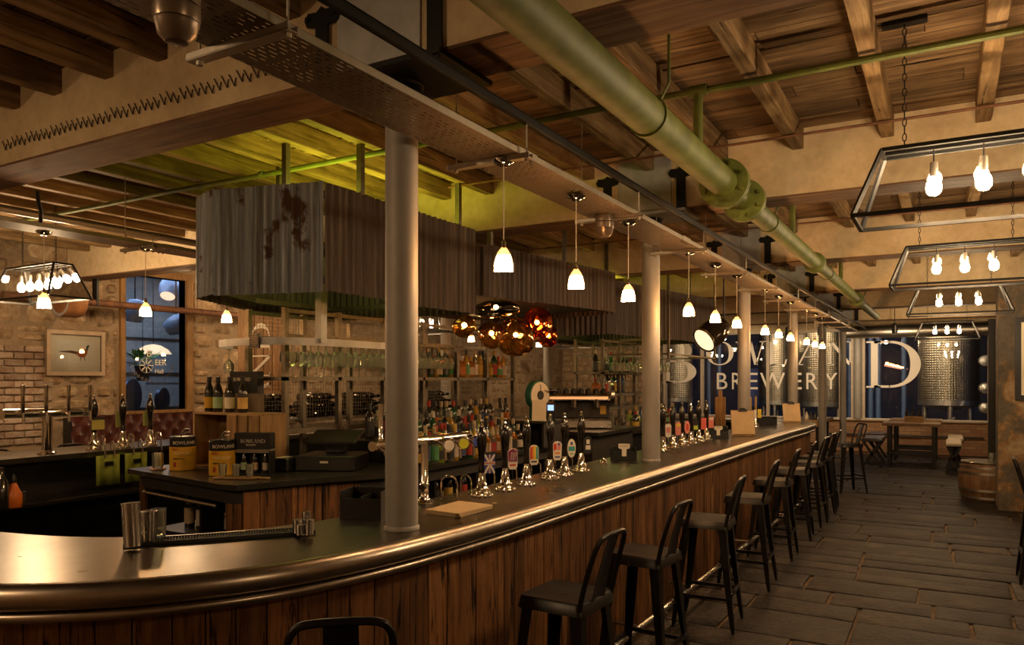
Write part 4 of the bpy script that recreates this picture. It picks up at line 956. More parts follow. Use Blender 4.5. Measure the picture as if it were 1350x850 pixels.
# steel and mesh shelving above it
def shelving(name_label, X0, X1, ys, zs, top, panels, rack=None):
    t_ = thing('mesh_shelving', name_label, 'shelves', (0, 0, 0), group='steel and mesh shelving over the back bar')
    k = .02
    for x in (X0, X1):
        for y in ys: MB().box(x - k, y - k, CTZ + .001, x + k, y + k, top).build('upright', M['shelfsteel'], t_, smooth=False)
    for z in zs:
        MB().box(X1 - k, ys[0] - k, z - .03, X0 + k, ys[-1] + k, z).build('shelf', M['shelfsteel'], t_, smooth=False)
    for x in (X0, X1):
        m = MB(); m.box(x - .012, ys[0], top - .04, x + .012, ys[-1], top - .01); m.box(x - .012, ys[0], 2.07, x + .012, ys[-1], 2.10); m.box(x - .012, ys[0], 1.33, x + .012, ys[-1], 1.37); m.build('rail', M['shelfsteel'], t_, smooth=False)
    for (a, b, z0, z1) in panels:
        m = MB(); y = ys[a] + .03; e = ys[b] - .03; x = X1 + .02
        while y <= e: m.box(x - .0012, y - .0012, z0, x + .0012, y + .0012, z1); y += .032
        z = z0
        while z <= z1: m.box(x - .0012, ys[a] + .02, z - .0012, x + .0012, ys[b] - .02, z + .0012); z += .032
        m.build('wire_mesh', M['shelfsteel'], t_, smooth=False)['kind'] = 'stuff'
    return t_
YS1 = [4.14, 4.72, 5.30, 5.88, 6.46, 7.04, 7.62]
shelving('steel shelving with wire mesh under the nearest canopy', -4.37, -4.77, YS1, [1.77], 2.30, [(i, i + 1, z, z2) for i in range(6) for z, z2 in ((1.38, 1.73),)] + [(i, i + 1, 2.11, 2.26) for i in range(3)])
YS2 = [9.5, 10.1, 10.7, 11.3, 11.9]
shelving('steel shelving with wire mesh under the far canopy', -4.05, -4.45, YS2, [1.55, 1.85], 2.30, [(i, i + 1, 2.11, 2.26) for i in range(4)])
u2 = thing('back_bar_unit', 'second back counter with planked end, right of the coffee machine', 'counter', (0, 0, 0))
MB().box(-4.75, 9.25, CTZ - .04, -3.55, 12.0, CTZ).build('counter_top', M['blacktop'], u2, smooth=False); MB().box(-4.7, 9.32, 0, -3.7, 11.9, CTZ - .04).build('carcass', M['black'], u2, smooth=False)
plankface(u2, (-4.7, 9.305), (-3.65, 9.305), .55, CTZ - .05, M['crate'], .1)
u3 = thing('coffee_counter', 'dark low counter carrying the coffee machine and the scales', 'counter', (0, 0, 0))
MB().box(-4.6, 7.75, 1.12, -3.35, 9.1, 1.16).build('counter_top', M['blacktop'], u3, smooth=False); m = MB(); m.box(-4.55, 7.8, 0, -3.45, 9.05, 1.12); m.build('carcass', M['dark'], u3, smooth=False)
t_ = thing('raised_stand', 'dark raised shelf holding the round scales and a card', 'shelf', (-3.62, 6.75, CTZ)); 
MB().box(-.32, -.2, .235, .22, .28, .26).build('top_board', M['blacktop'], t_, smooth=False); m = MB(); m.box(-.3, -.18, 0, -.28, .26, .235); m.box(.18, -.18, 0, .20, .22, .235); m.box(-.3, .2, 0, .2, .22, .235); m.build('side_board', M['dark'], t_, smooth=False)
# timber pillar with painted letters, serving rail with hanging stemware
pxl, pxr = xat(313, 5.75), xat(371, 5.75)
pl = thing('timber_pillar', 'timber clad pillar with large painted letters reading upward', 'pillar', (0, 0, 0))
n = 5
for k in range(n):
    a = pxl + (pxr - pxl) * k / n; MB().cbox(a + .002, 5.75, 0, a + (pxr - pxl) / n - .002, 5.86, BB - .03, .006).build('board', M['pillarwood'], pl, smooth=False)
lh = (pxr - pxl) * .42; TT = Matrix.Translation((pxl + (pxr - pxl) * .76, 5.748, zat(pxl, 5.75, 446) - 6.36 * lh)) @ Matrix.Rotation(pi / 2, 4, 'X') @ Matrix.Rotation(pi / 2, 4, 'Z')
word('BOWLAND', TT, lh * 1.02, M['lettercream'], pl, gap=.02)
RY = [(-5.3, 4.42), (-4.97, 4.02), (-4.5, 3.85), (-4.2, 3.88), (-4.06, 4.12), (-4.05, 4.4), (-4.06, 5.0)]
gr = thing('serving_rail', 'flat steel rail curving round the glass racks under the near canopy', 'rail', (0, 0, 0))
rp = cr(RY, 6); m = MB(); n = len(rp)
vs = [(x, y, z) for z in (2.0, 2.055) for x, y in rp] + [(x + .006, y + .006, z) for z in (2.0, 2.055) for x, y in rp]
m.add(vs, [(i, i + 1, n + i + 1, n + i) for i in range(n - 1)] + [(2 * n + i, 3 * n + i, 3 * n + i + 1, 2 * n + i + 1) for i in range(n - 1)] + [(n + i, n + i + 1, 3 * n + i + 1, 3 * n + i) for i in range(n - 1)])
m.build('rail_band', M['plate'], gr)
m = MB()
for y in (4.3, 4.9, 5.5, 6.1): MB().box(-4.35, y - .01, 2.056, -4.04, y + .01, 2.066).build('rail_hanger', M['shelfsteel'], gr, smooth=False)
for x in (-4.10, -4.185, -4.27): MB().box(x - .006, 4.15, 2.0505, x + .006, 6.15, 2.056).build('glass_runner', M['shelfsteel'], gr, smooth=False)
MB().box(-4.08, 4.16, 2.02, -4.02, 4.22, 2.66).build('support_post', M['plate'], gr, smooth=False)
ix = xat(336, 3.83); o = thing('menu_board', 'small black framed notice hung on the steel rail before the pillar', 'sign', (ix, 3.83, 1.975))
bw = .048; m = MB(); m.box(-bw, -.008, 0, bw, .008, .11); m.build('board', M['black'], o, smooth=False); gold = plain('gold_ink', (.45, .33, .12), .5, nz=0)
m = MB(); z = .095
for w_ in (.5, .7, .75, .6, .8, .7, .5): m.box(-bw * w_, -.0095, z, bw * w_, -.008, z + .004); z -= .0125
m.box(-bw * .92, -.0095, .004, -bw * .88, -.008, .106); m.box(bw * .88, -.0095, .004, bw * .92, -.008, .106); m.box(-bw * .92, -.0095, .004, bw * .92, -.008, .007); m.box(-bw * .92, -.0095, .103, bw * .92, -.008, .106); m.build('lettering', gold, o, smooth=False)
# stemware
wg_up = MB(); wg_up.lathe([(.034, 0), (.034, .002), (.004, .008), (.004, .085), (.02, .10), (.036, .125), (.037, .15), (.030, .20)], n=14, close=False)
wine_me = wg_up.mesh('wine_glass', M['drink'])
m = MB(); m.T = Matrix.Rotation(pi, 4, 'X'); m.add(wg_up.v, wg_up.f); wineh_me = m.mesh('wine_glass', M['drink'])
def glassthing(me, loc, label, group): return tag(ob('wine_glass', me, None, loc, rz=rnd(0, 6)), label, 'glass', group)
k = 0
for row in range(3):
    for i in range(22):
        k += 1; glassthing(wineh_me, (-4.10 - row * .085, 4.22 + i * .083 + rnd(-.005, .005), 2.049), 'stem glass hanging upside down over the near shelf, ' + ordn(i + 1) + ' from the pillar, ' + ['front', 'middle', 'back'][row] + ' row', 'stem glasses hanging over the near shelf')
for i in range(18):
    glassthing(wine_me, (-4.55, 4.3 + i * .088, 1.7705), 'stem glass standing on the near mesh shelf, ' + ordn(i + 1) + ' from its left end', 'stem glasses standing on the near shelf')
for j, xx in enumerate((.0, .1)): glassthing(wineh_me, (-5.22 + xx * 1.4, 4.33 - xx * 1.3, 2.0), ['left', 'right'][j] + ' of two stem glasses hanging left of the timber pillar', 'two stem glasses left of the pillar')
for row in range(2):
    for i in range(14): glassthing(wineh_me, (-3.72 - row * .1, 9.3 + i * .15, 2.06), 'stem glass hanging under the far canopy, ' + ordn(i + 1) + ' from the left, ' + ['front', 'back'][row] + ' row', 'stem glasses hanging under the far canopy')
t_ = thing('glass_rack', 'rectangular steel frame glass rack hanging at the end of the far canopy', 'rack', (0, 0, 0))
m = MB()
for x, y in ((-3.1, 11.62), (-3.1, 9.4)): m.box(x - .015, y - .015, 2.0, x + .015, y + .015, 3.2)
m.box(-3.9, 9.3, 2.065, -3.06, 9.33, 2.085); m.box(-3.9, 11.6, 2.065, -3.06, 11.63, 2.085); m.box(-3.115, 9.3, 2.065, -3.085, 11.63, 2.085)
for x in (-3.72, -3.82): MB().box(x - .006, 9.2, 2.0605, x + .006, 11.7, 2.066).build('glass_runner', M['shelfsteel'], t_, smooth=False)
m.build('rack_frame', M['shelfsteel'], t_, smooth=False)

# ------------------------------------------------------------ bottles
def bottle_mat(name, col, body=.55, tint=None): return glass(name, tint or tuple(min(1, c * 1.6 + .05) for c in col), .03, 1.0, body, col)
GL = {'clear': bottle_mat('clear_bottle', (.55, .55, .48), .16, (.9, .92, .86)), 'green': bottle_mat('green_bottle', (.02, .11, .03), .6), 'dark': bottle_mat('dark_bottle', (.015, .012, .008), .92), 'amber': bottle_mat('amber_spirit', (.50, .19, .03), .55, (1, .62, .2)),
      'golden': bottle_mat('golden_spirit', (.62, .38, .06), .5, (1, .8, .4)), 'blue': bottle_mat('blue_bottle', (.05, .14, .35), .5), 'red': bottle_mat('red_spirit', (.4, .04, .02), .6), 'lime': bottle_mat('lime_bottle', (.35, .45, .05), .5)}
LB = {'white': plain('white_label', (.52, .45, .36), .6), 'cream': plain('cream_label', (.45, .34, .21), .6), 'red': plain('red_label', (.36, .035, .02), .6), 'yellow': plain('yellow_label', (.50, .32, .04), .6), 'black': plain('black_label', (.03, .03, .03), .5),
      'green': plain('green_label', (.08, .28, .10), .6), 'orange': plain('orange_label', (.45, .14, .02), .6), 'blue': plain('blue_label', (.04, .07, .18), .6), 'pale green': plain('pale_green_label', (.36, .52, .30), .6)}
PR = {'slim': [(.001, 0), (.036, .001), (.037, .01), (.037, .17), (.03, .2), (.014, .23), (.013, .285)], 'stout': [(.001, 0), (.046, .001), (.047, .01), (.047, .13), (.04, .165), (.016, .19), (.015, .235)],
      'wine': [(.001, 0), (.037, .001), (.038, .01), (.038, .18), (.028, .215), (.015, .235), (.014, .295)], 'beer': [(.001, 0), (.031, .001), (.032, .01), (.032, .135), (.026, .165), (.014, .195), (.0135, .235)], 'square': None}
BM = {}
def bottle_mesh(shape, g, l, c, s=1):
    key = (shape, g, l, c)
    if key in BM: return BM[key]
    m = MB()
    if shape == 'square':
        m.mat(0).cbox(-.037, -.037, 0, .037, .037, .15, .008); m.lathe([(.03, .15), (.014, .18), (.014, .215)], n=10); H, r, za, zb = .215, .037, .03, .11
        m.mat(1); m.box(-.03, -.0375, za, .03, -.0378, zb) if 0 else m.box(-.0385, -.03, za, .0385, .03, zb); m.box(-.03, -.0385, za, .03, .0385, zb)
    else:
        p = PR[shape]; m.mat(0).lathe(p, n=12, close=False); H = p[-1][1]; r = p[2][0]; za, zb = .03, p[3][1] - .03; m.mat(1).lathe([(r + .001, za), (r + .001, zb)], n=12, close=False)
    m.mat(2).lathe([(.0155, H - .045), (.0165, H - .04), (.0165, H + .008), (.001, H + .009)], n=10, close=False)
    BM[key] = m.mesh('bottle', [GL[g], LB[l], LB[c]]); return BM[key]
def bottle(shape, g, l, c, loc, label, group, s=1):
    o = ob('bottle', bottle_mesh(shape, g, l, c), None, loc, rz=rnd(0, 6)); o.scale = (s, s, s); return tag(o, label, 'bottle', group)
gname = {'clear': 'clear', 'green': 'green', 'dark': 'dark', 'amber': 'amber', 'golden': 'golden', 'blue': 'blue', 'red': 'red', 'lime': 'yellow-green'}
pool = [('slim', 'clear'), ('slim', 'green'), ('stout', 'clear'), ('wine', 'dark'), ('square', 'amber'), ('slim', 'golden'), ('stout', 'lime'), ('wine', 'green'), ('slim', 'blue'), ('stout', 'dark'), ('slim', 'clear'), ('square', 'clear')]
def brow(n, x, y0, dy, z, shapes, place, group, dx=0, s=1):
    for i in range(n):
        sh, g = random.choice(shapes); l = random.choice(['white', 'cream', 'white', 'black', 'cream', 'black', 'yellow', 'green', 'red', 'cream', 'black', 'blue', 'orange']); c = random.choice(['black', 'black', 'red', 'cream', 'black', 'white', 'yellow'])
        bottle(sh, g, l, c, (x + rnd(-.012, .012) + dx * i, y0 + i * dy + rnd(-.008, .008), z), gname[g] + ' bottle, ' + l + ' label, ' + c + ' cap, ' + ordn(i + 1) + ' from left, ' + place, group, s)
# stepped risers behind the front rows
o = thing('bottle_steps', 'two low black steps carrying the rear rows of spirits', 'stand', (0, 0, 0)); MB().box(-4.04, 4.75, CTZ + .001, -3.83, 6.5, CTZ + .09).build('lower_step', M['black'], o, smooth=False) ; MB().box(-4.33, 4.75, CTZ + .001, -4.06, 7.2, CTZ + .17).build('upper_step', M['black'], o, smooth=False)
brow(19, -3.54, 4.62, .098, CTZ + .001, pool, 'front row on back counter', 'bottles in the front row of the back counter')
brow(19, -3.64, 4.58, .098, CTZ + .001, pool, 'second row on back counter', 'bottles in the second row of the back counter')
brow(18, -3.74, 4.66, .098, CTZ + .001, pool, 'third row on back counter', 'bottles in the third row of the back counter')
brow(17, -3.90, 4.80, .098, CTZ + .0905, pool, 'low step of back counter', 'bottles on the low step of the back counter')
brow(23, -4.13, 4.84, .1, CTZ + .1705, pool[:6] + [('wine', 'dark')] * 4, 'rear row of back counter', 'bottles in the rear row of the back counter')
warm = [('stout', 'amber'), ('slim', 'golden'), ('square', 'amber'), ('slim', 'clear'), ('square', 'golden'), ('wine', 'green')]
brow(17, -4.44, 5.98, .095, 1.7705, warm, 'front row on mesh shelf', 'spirit bottles on the mesh shelf, front row')
brow(15, -4.56, 5.98, .1, 1.7705, warm, 'back row on mesh shelf', 'spirit bottles on the mesh shelf, back row')
brow(7, -3.66, 4.45, .21, .6905, [('wine', 'dark'), ('beer', 'dark')], 'niche under back counter', 'bottles in the niche under the back counter')
brow(7, -3.78, 4.55, .2, .6905, [('wine', 'dark'), ('beer', 'dark')], 'deep in counter niche', 'bottles at the back of the niche')
for i in range(6): bottle('wine', 'dark', ['cream', 'white'][i % 2], ['red', 'black'][i % 2], (-5.0 + i * .15, 3.75 + rnd(-.03, .03), .6305), 'dark wine bottle with ' + ['cream', 'white'][i % 2] + ' label, ' + ordn(i + 1) + ' from the left under the display counter', 'wine bottles under the display counter')
brow(16, -3.68, 9.75, .11, CTZ + .001, pool, 'front row, far counter', 'bottles on the far back counter, front row')
brow(15, -3.82, 9.8, .11, CTZ + .001, pool, 'back row, far counter', 'bottles on the far back counter, back row')
brow(10, -4.2, 9.6, .11, 1.5505, pool, 'lower far shelf', 'bottles on the lower far shelf'); brow(12, -4.2, 9.6, .13, 1.8505, [('wine', 'dark'), ('slim', 'green'), ('square', 'clear')], 'upper far shelf', 'bottles on the upper far shelf')
# wine laid down in heaps behind the mesh
lay = MB(); lay.T = Matrix.Rotation(pi / 2, 4, 'Y'); lay.lathe(PR['wine'], n=10, close=False); lay_me = lay.mesh('wine_bottle', GL['dark'])
for c in range(5):
    for r_, nn in enumerate((5, 4, 3)):
        for i in range(nn): tag(ob('wine_bottle', lay_me, None, (-5.02, YS1[c] + .12 + (i + r_ * .5) * .082, 1.415 + r_ * .07 + .038)), 'dark wine bottle lying behind mesh, bay ' + ['one', 'two', 'three', 'four', 'five'][c] + ', ' + ['bottom', 'middle', 'top'][r_] + ' layer, ' + ordn(i + 1) + ' from left', 'bottle', 'wine bottles lying behind the mesh')
o = MB().box(-5.1, YS1[0], 1.385, -4.80, YS1[-1], 1.4135).build('bottle_shelf', M['shelfsteel'], smooth=False); tag(o, 'steel shelf behind the mesh carrying laid wine bottles', 'shelf')

# ------------------------------------------------------------ display counter goods
ca = thing('wooden_crate', 'open pale wooden crate on its side carrying four beer bottles', 'crate', (0, 0, 0))
cx0, cx1, cy0, cy1, cz0, cz1 = xat(259, 3.88), xat(347, 3.88), 3.85, 4.10, CTZ + .001, 1.50
cm = cx0 + (cx1 - cx0) * .54
MB().box(cx0, cy0, cz1 - .016, cx1, cy1, cz1).build('top_board', M['crate_x'], ca, smooth=False)
for x in (cx0, cm - .016, cx1 - .016): MB().box(x, cy0, cz0, x + .016, cy1, cz1 - .017).build('end_board', M['crate'], ca, smooth=False)
MB().box(cx0, cy1 - .012, cz0, cm, cy1, cz1 - .017).build('back_board', M['crate_x'], ca, smooth=False); MB().box(cx0 + .017, cy0, cz0, cm - .017, cy1 - .013, cz0 + .014).build('bottom_board', M['crate_x'], ca, smooth=False)
for k in range(3):
    a = cm + (cx1 - cm) * (k / 3) + .012; MB().cbox(a, cy0 - .016, cz0 + .02, a + (cx1 - cm) / 3 - .02, cy0 - .002, cz1 - .012, .003).build('slat', M['crate'], ca, smooth=False)
for k, (px, l) in enumerate(((276, M['yellow']), (287.5, LB['pale green']), (303, M['paperw']), (320, plain('gold_label', (.75, .48, .14), .6)))):
    t_ = thing('beer_bottle', ['yellow', 'pale green', 'cream', 'golden'][k] + ' labelled brown beer bottle, ' + ordn(k + 1) + ' from the left on the wooden crate', 'bottle', (xat(px, 3.92), 3.92, cz1 + .0005), group='four beer bottles on the crate')
    s_ = 1.12; me = MB().lathe([(r_ * s_, z * s_) for r_, z in PR['beer']], n=20, close=False).build('glass_body', GL['dark'], t_)
    MB().lathe([(.0365, .03), (.0365, .115)], n=20, close=False).build('label', l, t_); MB().lathe([(.0365, .12), (.0365, .14)], n=20, close=False).build('neck_band', LB['black'], t_)
    MB().lathe([(.016, .225), (.0175, .23), (.0175, .27), (.001, .272)], n=16, close=False).build('cap', LB['black'], t_)
o = thing('card_box', 'dark cardboard bottle carrier with a small printed name behind the beer bottles', 'box', (xat(318, 4.02), 4.02, cz1 + .001)); m = MB(); hw = .115; m.box(-hw - .02, 0, 0, hw + .06, .07, .14); m.build('tray', plain('brown_card', (.16, .12, .08), .7), o, smooth=False)
MB().box(-hw - .02, .005, .14, hw + .06, .065, .31).build('upper_panel', M['black'], o, smooth=False); word('BOWLAND', face_T((-hw + .02, .003, .235), (1, 0, 0)), .028, M['lettercream'], o, 'lettering', one=True, d=.001)
def keg(px, py, label):
    x, y = at(px, py, CTZ); t_ = thing('mini_keg', label, 'keg', (x, y, CTZ), group='yellow and black mini kegs'); r_ = .092 if px < 260 else .088; h_ = .25
    MB().lathe([(.001, .002), (r_ - .006, .0), (r_, .006), (r_, .012), (r_, h_ * .70)], n=36, close=False).build('yellow_body', M['yellow'], t_)
    MB().lathe([(r_, h_ * .70), (r_, h_ * .96), (r_ - .006, h_ * .985), (r_ - .008, h_), (r_ - .016, h_ * .985), (.001, h_ * .98)], n=36, close=False).build('black_band', plain('keg_black', (.015, .015, .015), .3), t_)
    MB().lathe([(r_ + .001, h_ * .985), (r_ + .002, h_ * 1.0), (r_ - .004, h_ * 1.005)], n=36, close=False).build('rim', M['chrome'], t_)
    m = MB(); m.tube([(-.02, 0, h_ * .98), (.0, 0, h_ + .03), (.03, 0, h_ + .055), (.075, 0, h_ + .055), (.08, 0, h_ + .03), (.03, 0, h_ + .028), (.01, 0, h_ + .01)], .006, 6); m.build('handle', M['steel'], t_)
    def wrap(txt, z, hh, mt, a0):
        tmp = MB(); aa = atan2(-y, -x) + a0
        s_ = sans(txt, Matrix.Identity(4), hh, mt, t_)
        for v_ in s_.data.vertices:
            an = aa + v_.co.x / r_; rr_ = r_ + .0012 + v_.co.z; v_.co = (rr_ * cos(an), rr_ * sin(an), z + v_.co.y)
    wrap('HEN:', h_ * .60, .018, LB['red'], -.9); wrap('HARRIER', h_ * .47, .024, plain('keg_cream', (.8, .66, .3), .5, nz=0), -.75); wrap('PREMIUM ALE', h_ * .34, .010, M['black'], -.75); wrap('BOWLAND', h_ * .78, .024, M['lettercream'], -.8)
    m = MB(); aa = atan2(-y, -x) - .75
    for k in range(5):
        an = aa + k * .05; an2 = an + .05; m.add([((r_ + .001) * cos(an), (r_ + .001) * sin(an), .03), ((r_ + .001) * cos(an2), (r_ + .001) * sin(an2), .03), ((r_ + .001) * cos(an2), (r_ + .001) * sin(an2), .065), ((r_ + .001) * cos(an), (r_ + .001) * sin(an), .065)], [(0, 1, 2, 3)])
    m.build('red_mark', LB['red'], t_)
keg(241, 619, 'yellow and black mini keg, left one, beside the jar of straws'); keg(293, 626, 'yellow and black mini keg, right one, behind the tasting glasses')
x, y = at(336, 625, CTZ); t_ = thing('bottle_carrier', 'black carton with cream lettering holding three beer bottles', 'carton', (x, y, CTZ), rz=.42)
kr = plain('grey_kraft', (.20, .17, .13), .8)
m = MB(); m.box(-.13, -.045, .0, .13, .045, .012); m.box(-.13, -.045, .012, -.12, .045, .17); m.box(.12, -.045, .012, .13, .045, .17); m.box(-.12, .035, .012, .12, .045, .17); m.build('tray', M['black'], t_, smooth=False)
MB().box(-.13, -.045, .155, .13, .045, .18).build('band', kr, t_, smooth=False); m = MB().box(-.13, -.045, .1805, .13, -.041, .295); m.box(-.13, .041, .1805, .13, .045, .295); m.box(-.13, -.0405, .288, .13, .0405, .295); m.box(-.13, -.04, .181, -.126, .04, .287); m.box(.126, -.04, .181, .13, .04, .287); m.build('printed_box', M['black'], t_, smooth=False)
word('BOWLAND', face_T((-.085, -.0455, .225), (1, 0, 0)), .026, M['lettercream'], t_, 'lettering', one=True, d=.001); sans('BREWERY', face_T((-.045, -.0455, .205), (1, 0, 0)), .012, M['lettercream'], t_)
for k, l in enumerate(('pale green', 'cream', 'white')):
    b = t_.matrix_basis @ Vector((-.08 + k * .08, -.0, .013)); o = ob('bottle', bottle_mesh('beer', 'dark', l, 'black'), None, b); o.scale = (.7, .7, .68); tag(o, ['pale green', 'cream', 'white'][k] + ' labelled bottle inside the black carton', 'bottle', 'bottles inside the black carton')
x, y = at(318, 631, CTZ); t_ = thing('tasting_paddle', 'slim wooden tasting paddle under three small glasses', 'paddle', (x, y, CTZ), rz=.42)
MB().cbox(-.18, -.045, .001, .12, .045, .013, .004).build('board', M['crate_x'], t_, smooth=False); MB().cbox(.12, -.015, .001, .20, .015, .013, .004).build('handle', M['crate_x'], t_, smooth=False)
for k in range(3):
    b = t_.matrix_basis @ Vector((-.13 + k * .095, 0, .0135)); o = MB().lathe([(.001, .001), (.021, .001), (.022, .01), (.028, .085), (.0265, .085), (.020, .014), (.001, .012)], n=20, close=False).build('tasting_glass', M['drink'], None, b)
    tag(o, ['left', 'middle', 'right'][k] + ' empty tasting glass on the wooden paddle', 'glass', 'tasting glasses on the paddle')
x, y = at(208, 619, CTZ); o = tag(MB().lathe([(.001, 0), (.055, 0), (.06, .006), (.055, .01), (.001, .01)], n=6).build('wooden_coaster', M['crate_x'], None, (x, y, CTZ + .001)), 'small wooden coaster under the jar of straws', 'coaster')
t_ = thing('straw_jar', 'glass jar of short paper straws on a wooden coaster', 'jar', (x, y, CTZ + .0115)); MB().lathe([(.001, 0), (.034, 0), (.04, .02), (.042, .11), (.04, .112), (.032, .01)], n=20, close=False).build('glass_jar', M['drink'], t_)
m = MB()
for k in range(26): a = rnd(0, 6.28); b = rnd(0, .022); c = rnd(0, 6.28); m.cyl((b * cos(a), b * sin(a), .012), (b * cos(a) + .012 * cos(c), b * sin(a) + .012 * sin(c), .10 + rnd(-.02, .02)), .0035, n=5)
m.build('straws', M['paperw'], t_)['kind'] = 'stuff'
# till and printer
x, y = at(424, 622, CTZ); t_ = thing('cash_till', 'black till with a low cash drawer and tilted screen on the back bar', 'till', (-4.03, 4.30, CTZ + .001), rz=.45)
MB().cbox(-.22, -.22, 0, .22, .2, .11, .008).build('cash_drawer', M['black'], t_, smooth=False); MB().box(-.2, -.226, .02, .2, -.2205, .09).build('drawer_front', M['dark'], t_, smooth=False); MB().box(-.03, -.2275, .06, .03, -.2265, .075).build('label_slip', M['paperw'], t_, smooth=False)
MB().cbox(-.06, -.02, .11, .08, .1, .22, .01).build('stand', M['black'], t_, smooth=False); m = MB(); m.T = Matrix.Translation((.02, -.02, .235)) @ Matrix.Rotation(.25, 4, 'X'); m.cbox(-.19, -.15, -.012, .19, .15, .012, .006); m.build('screen', M['black'], t_, smooth=False)
t_2 = thing('receipt_printer', 'small black receipt printer with paper beside the till', 'printer', (-4.22, 4.0, CTZ + .001), rz=.3); MB().cbox(-.07, -.09, 0, .07, .09, .1, .012).build('body', M['black'], t_2, smooth=False); MB().box(-.03, -.1, .101, .03, .02, .103).build('paper_strip', M['paperw'], t_2, smooth=False)
# scales, card, coffee machine, steel cups
x, y = -3.60, 6.78; t_ = thing('dial_scales', 'green old shop scales with a large round cream dial and steel pan', 'scales', (x, y, CTZ + .261), rz=1.25); t_.scale = (.74, .74, .78); gm = plain('scale_green', (.02, .13, .10), .35, coat=.3)
MB().cbox(-.09, -.07, 0, .09, .09, .17, .02).build('base', gm, t_, smooth=False); m = MB(); m.lathe([(.185, -.05), (.19, -.045), (.19, .05), (.17, .06)], c=(0, 0, .32), n=40, axis='y'); m.build('dial_case', gm, t_)
MB().lathe([(.17, -.055), (.17, -.052)], c=(0, 0, .32), n=40, axis='y').build('dial_face', M['paperw'], t_); m = MB().lathe([(.06, -.062), (.06, -.056)], c=(0, 0, .32), n=24, axis='y'); m.box(-.003, -.063, .32, .003, -.058, .46); m.build('dial_centre', M['dark'], t_)
MB().lathe([(.09, .34), (.15, .38), (.15, .385), (.08, .345)], c=(.2, .02, 0), n=24, close=False).build('pan', M['steel'], t_); MB().cyl((.19, .02, .1), (.19, .02, .34), .02, n=10).build('pan_post', M['steel'], t_)
m = MB(); m.T = Matrix.Rotation(-.2, 4, 'X'); m.box(-.07, -.004, 0, .07, .004, .21); o = m.build('card_stand', M['paperw'], None, (-3.49, 6.60, CTZ + .262), rz=.35, smooth=False); tag(o, 'cream menu card leaning in front of the green scales', 'card')
t_ = thing('card_reader', 'small black device with a lit blue screen beside the scales', 'device', (-3.42, 6.72, CTZ + .262), rz=.4); MB().cbox(-.045, -.02, 0, .045, .02, .18, .008).build('body', M['black'], t_, smooth=False); MB().box(-.03, -.022, .10, .03, -.0205, .155).build('screen', plain('blue_screen', (.3, .5, 1), .5, emit=1.5, nz=0), t_, smooth=False)
t_ = thing('coffee_machine', 'long chrome espresso machine with cups on top at the back bar', 'coffee machine', (-3.93, 8.32, 1.161), rz=.50)
W_ = .46
m = MB(); m.cbox(-W_, -.2, .0, W_, .25, .12, .02); m.build('base_tray', M['steel'], t_, smooth=False); MB().cbox(-W_ + .02, .0, .12, W_ - .02, .24, .34, .01).build('rear_body', M['dark'], t_, smooth=False)
m = MB(); m.cbox(-W_, -.2, .34, W_, .25, .42, .02); m.build('upper_body', M['chrome'], t_, smooth=False)
for s in (-1, 1): MB().lathe([(.10, s * W_ - .025), (.14, s * W_ - .02), (.14, s * W_ + .02), (.10, s * W_ + .025)], c=(0, 0, 0), n=28, axis='x').build('end_panel', M['steel'], t_, (0, -.06, .40))
for k in range(3):
    x = -.27 + k * .27; m = MB(); m.lathe([(.035, .25), (.04, .34)], c=(x, -.11, 0), n=18); g_ = m.build('group_head', M['chrome'], t_); MB().cyl((x, -.12, .26), (x, -.27, .245), .013, n=8).build('portafilter', M['black'], g_)
MB().box(-W_ + .06, -.205, .355, W_ - .06, -.201, .385).build('glow_strip', plain('warm_strip', (1, .5, .2), .4, .3, emit=.6, nz=0), t_, smooth=False)  # orange strip given a weak emission of its own
for s in (-1, 1): MB().box(s * .36 - .035, -.004, .17, s * .36 + .035, -.001, .27).build('yellow_sticker', M['yellow'], t_, smooth=False)
k = 0
for i in range(9):
    for j in range(2):
        b = t_.matrix_basis @ Vector((-.36 + i * .09, -.08 + j * .1, .4205)); o = MB().lathe([(.001, .0), (.036, .0), (.033, .045), (.02, .06)], n=14).build('cup', M['dark'], None, b); k += 1
        tag(o, 'dark cup upturned on the espresso machine, ' + ordn(i + 1) + ' from the left, ' + ['front', 'back'][j] + ' row', 'cup', 'cups on the espresso machine')
for k, (px, h_) in enumerate(((808, .24), (822, .2))):
    x = xat(px, 9.42); o = MB().lathe([(.04, 0), (.05, h_), (.047, h_), (.037, .01)], n=24).build('mixing_tin', M['steel'], None, (x, 9.42, CTZ + .001)); tag(o, ['taller steel', 'shorter pale'][k] + ' cocktail tin at the corner of the far back counter', 'cup', 'cocktail tins on the far back counter')
# ------------------------------------------------------------ mirrored pendants
def melt_mat(name, tint, col, em):
    t = NT(name); t.t.nodes.remove(t.b); tr = t.n('ShaderNodeBsdfTransparent'); tr.inputs[0].default_value = (*tint, 1)
    gl = t.n('ShaderNodeBsdfGlossy'); gl.inputs['Roughness'].default_value = .04; gl.inputs[0].default_value = (*col, 1)
    lw = t.n('ShaderNodeLayerWeight'); lw.inputs[0].default_value = .62; mr = t.n('ShaderNodeMapRange'); mr.inputs[3].default_value = .22; mr.inputs[4].default_value = 1
    t.l(lw.outputs['Facing'], mr.inputs[0]); mx = t.n('ShaderNodeMixShader'); t.l(mr.outputs[0], mx.inputs[0]); t.l(tr.outputs[0], mx.inputs[1]); t.l(gl.outputs[0], mx.inputs[2]); t.l(mx.outputs[0], t.o.inputs[0]); return t.m
MG = melt_mat('gold_mirror_glass', (1, .68, .24), (.95, .68, .32), 1); MC = melt_mat('copper_mirror_glass', (1, .38, .10), (.95, .38, .14), 1); MS = melt_mat('smoke_mirror_glass', (.25, .22, .18), (.55, .52, .48), 1)
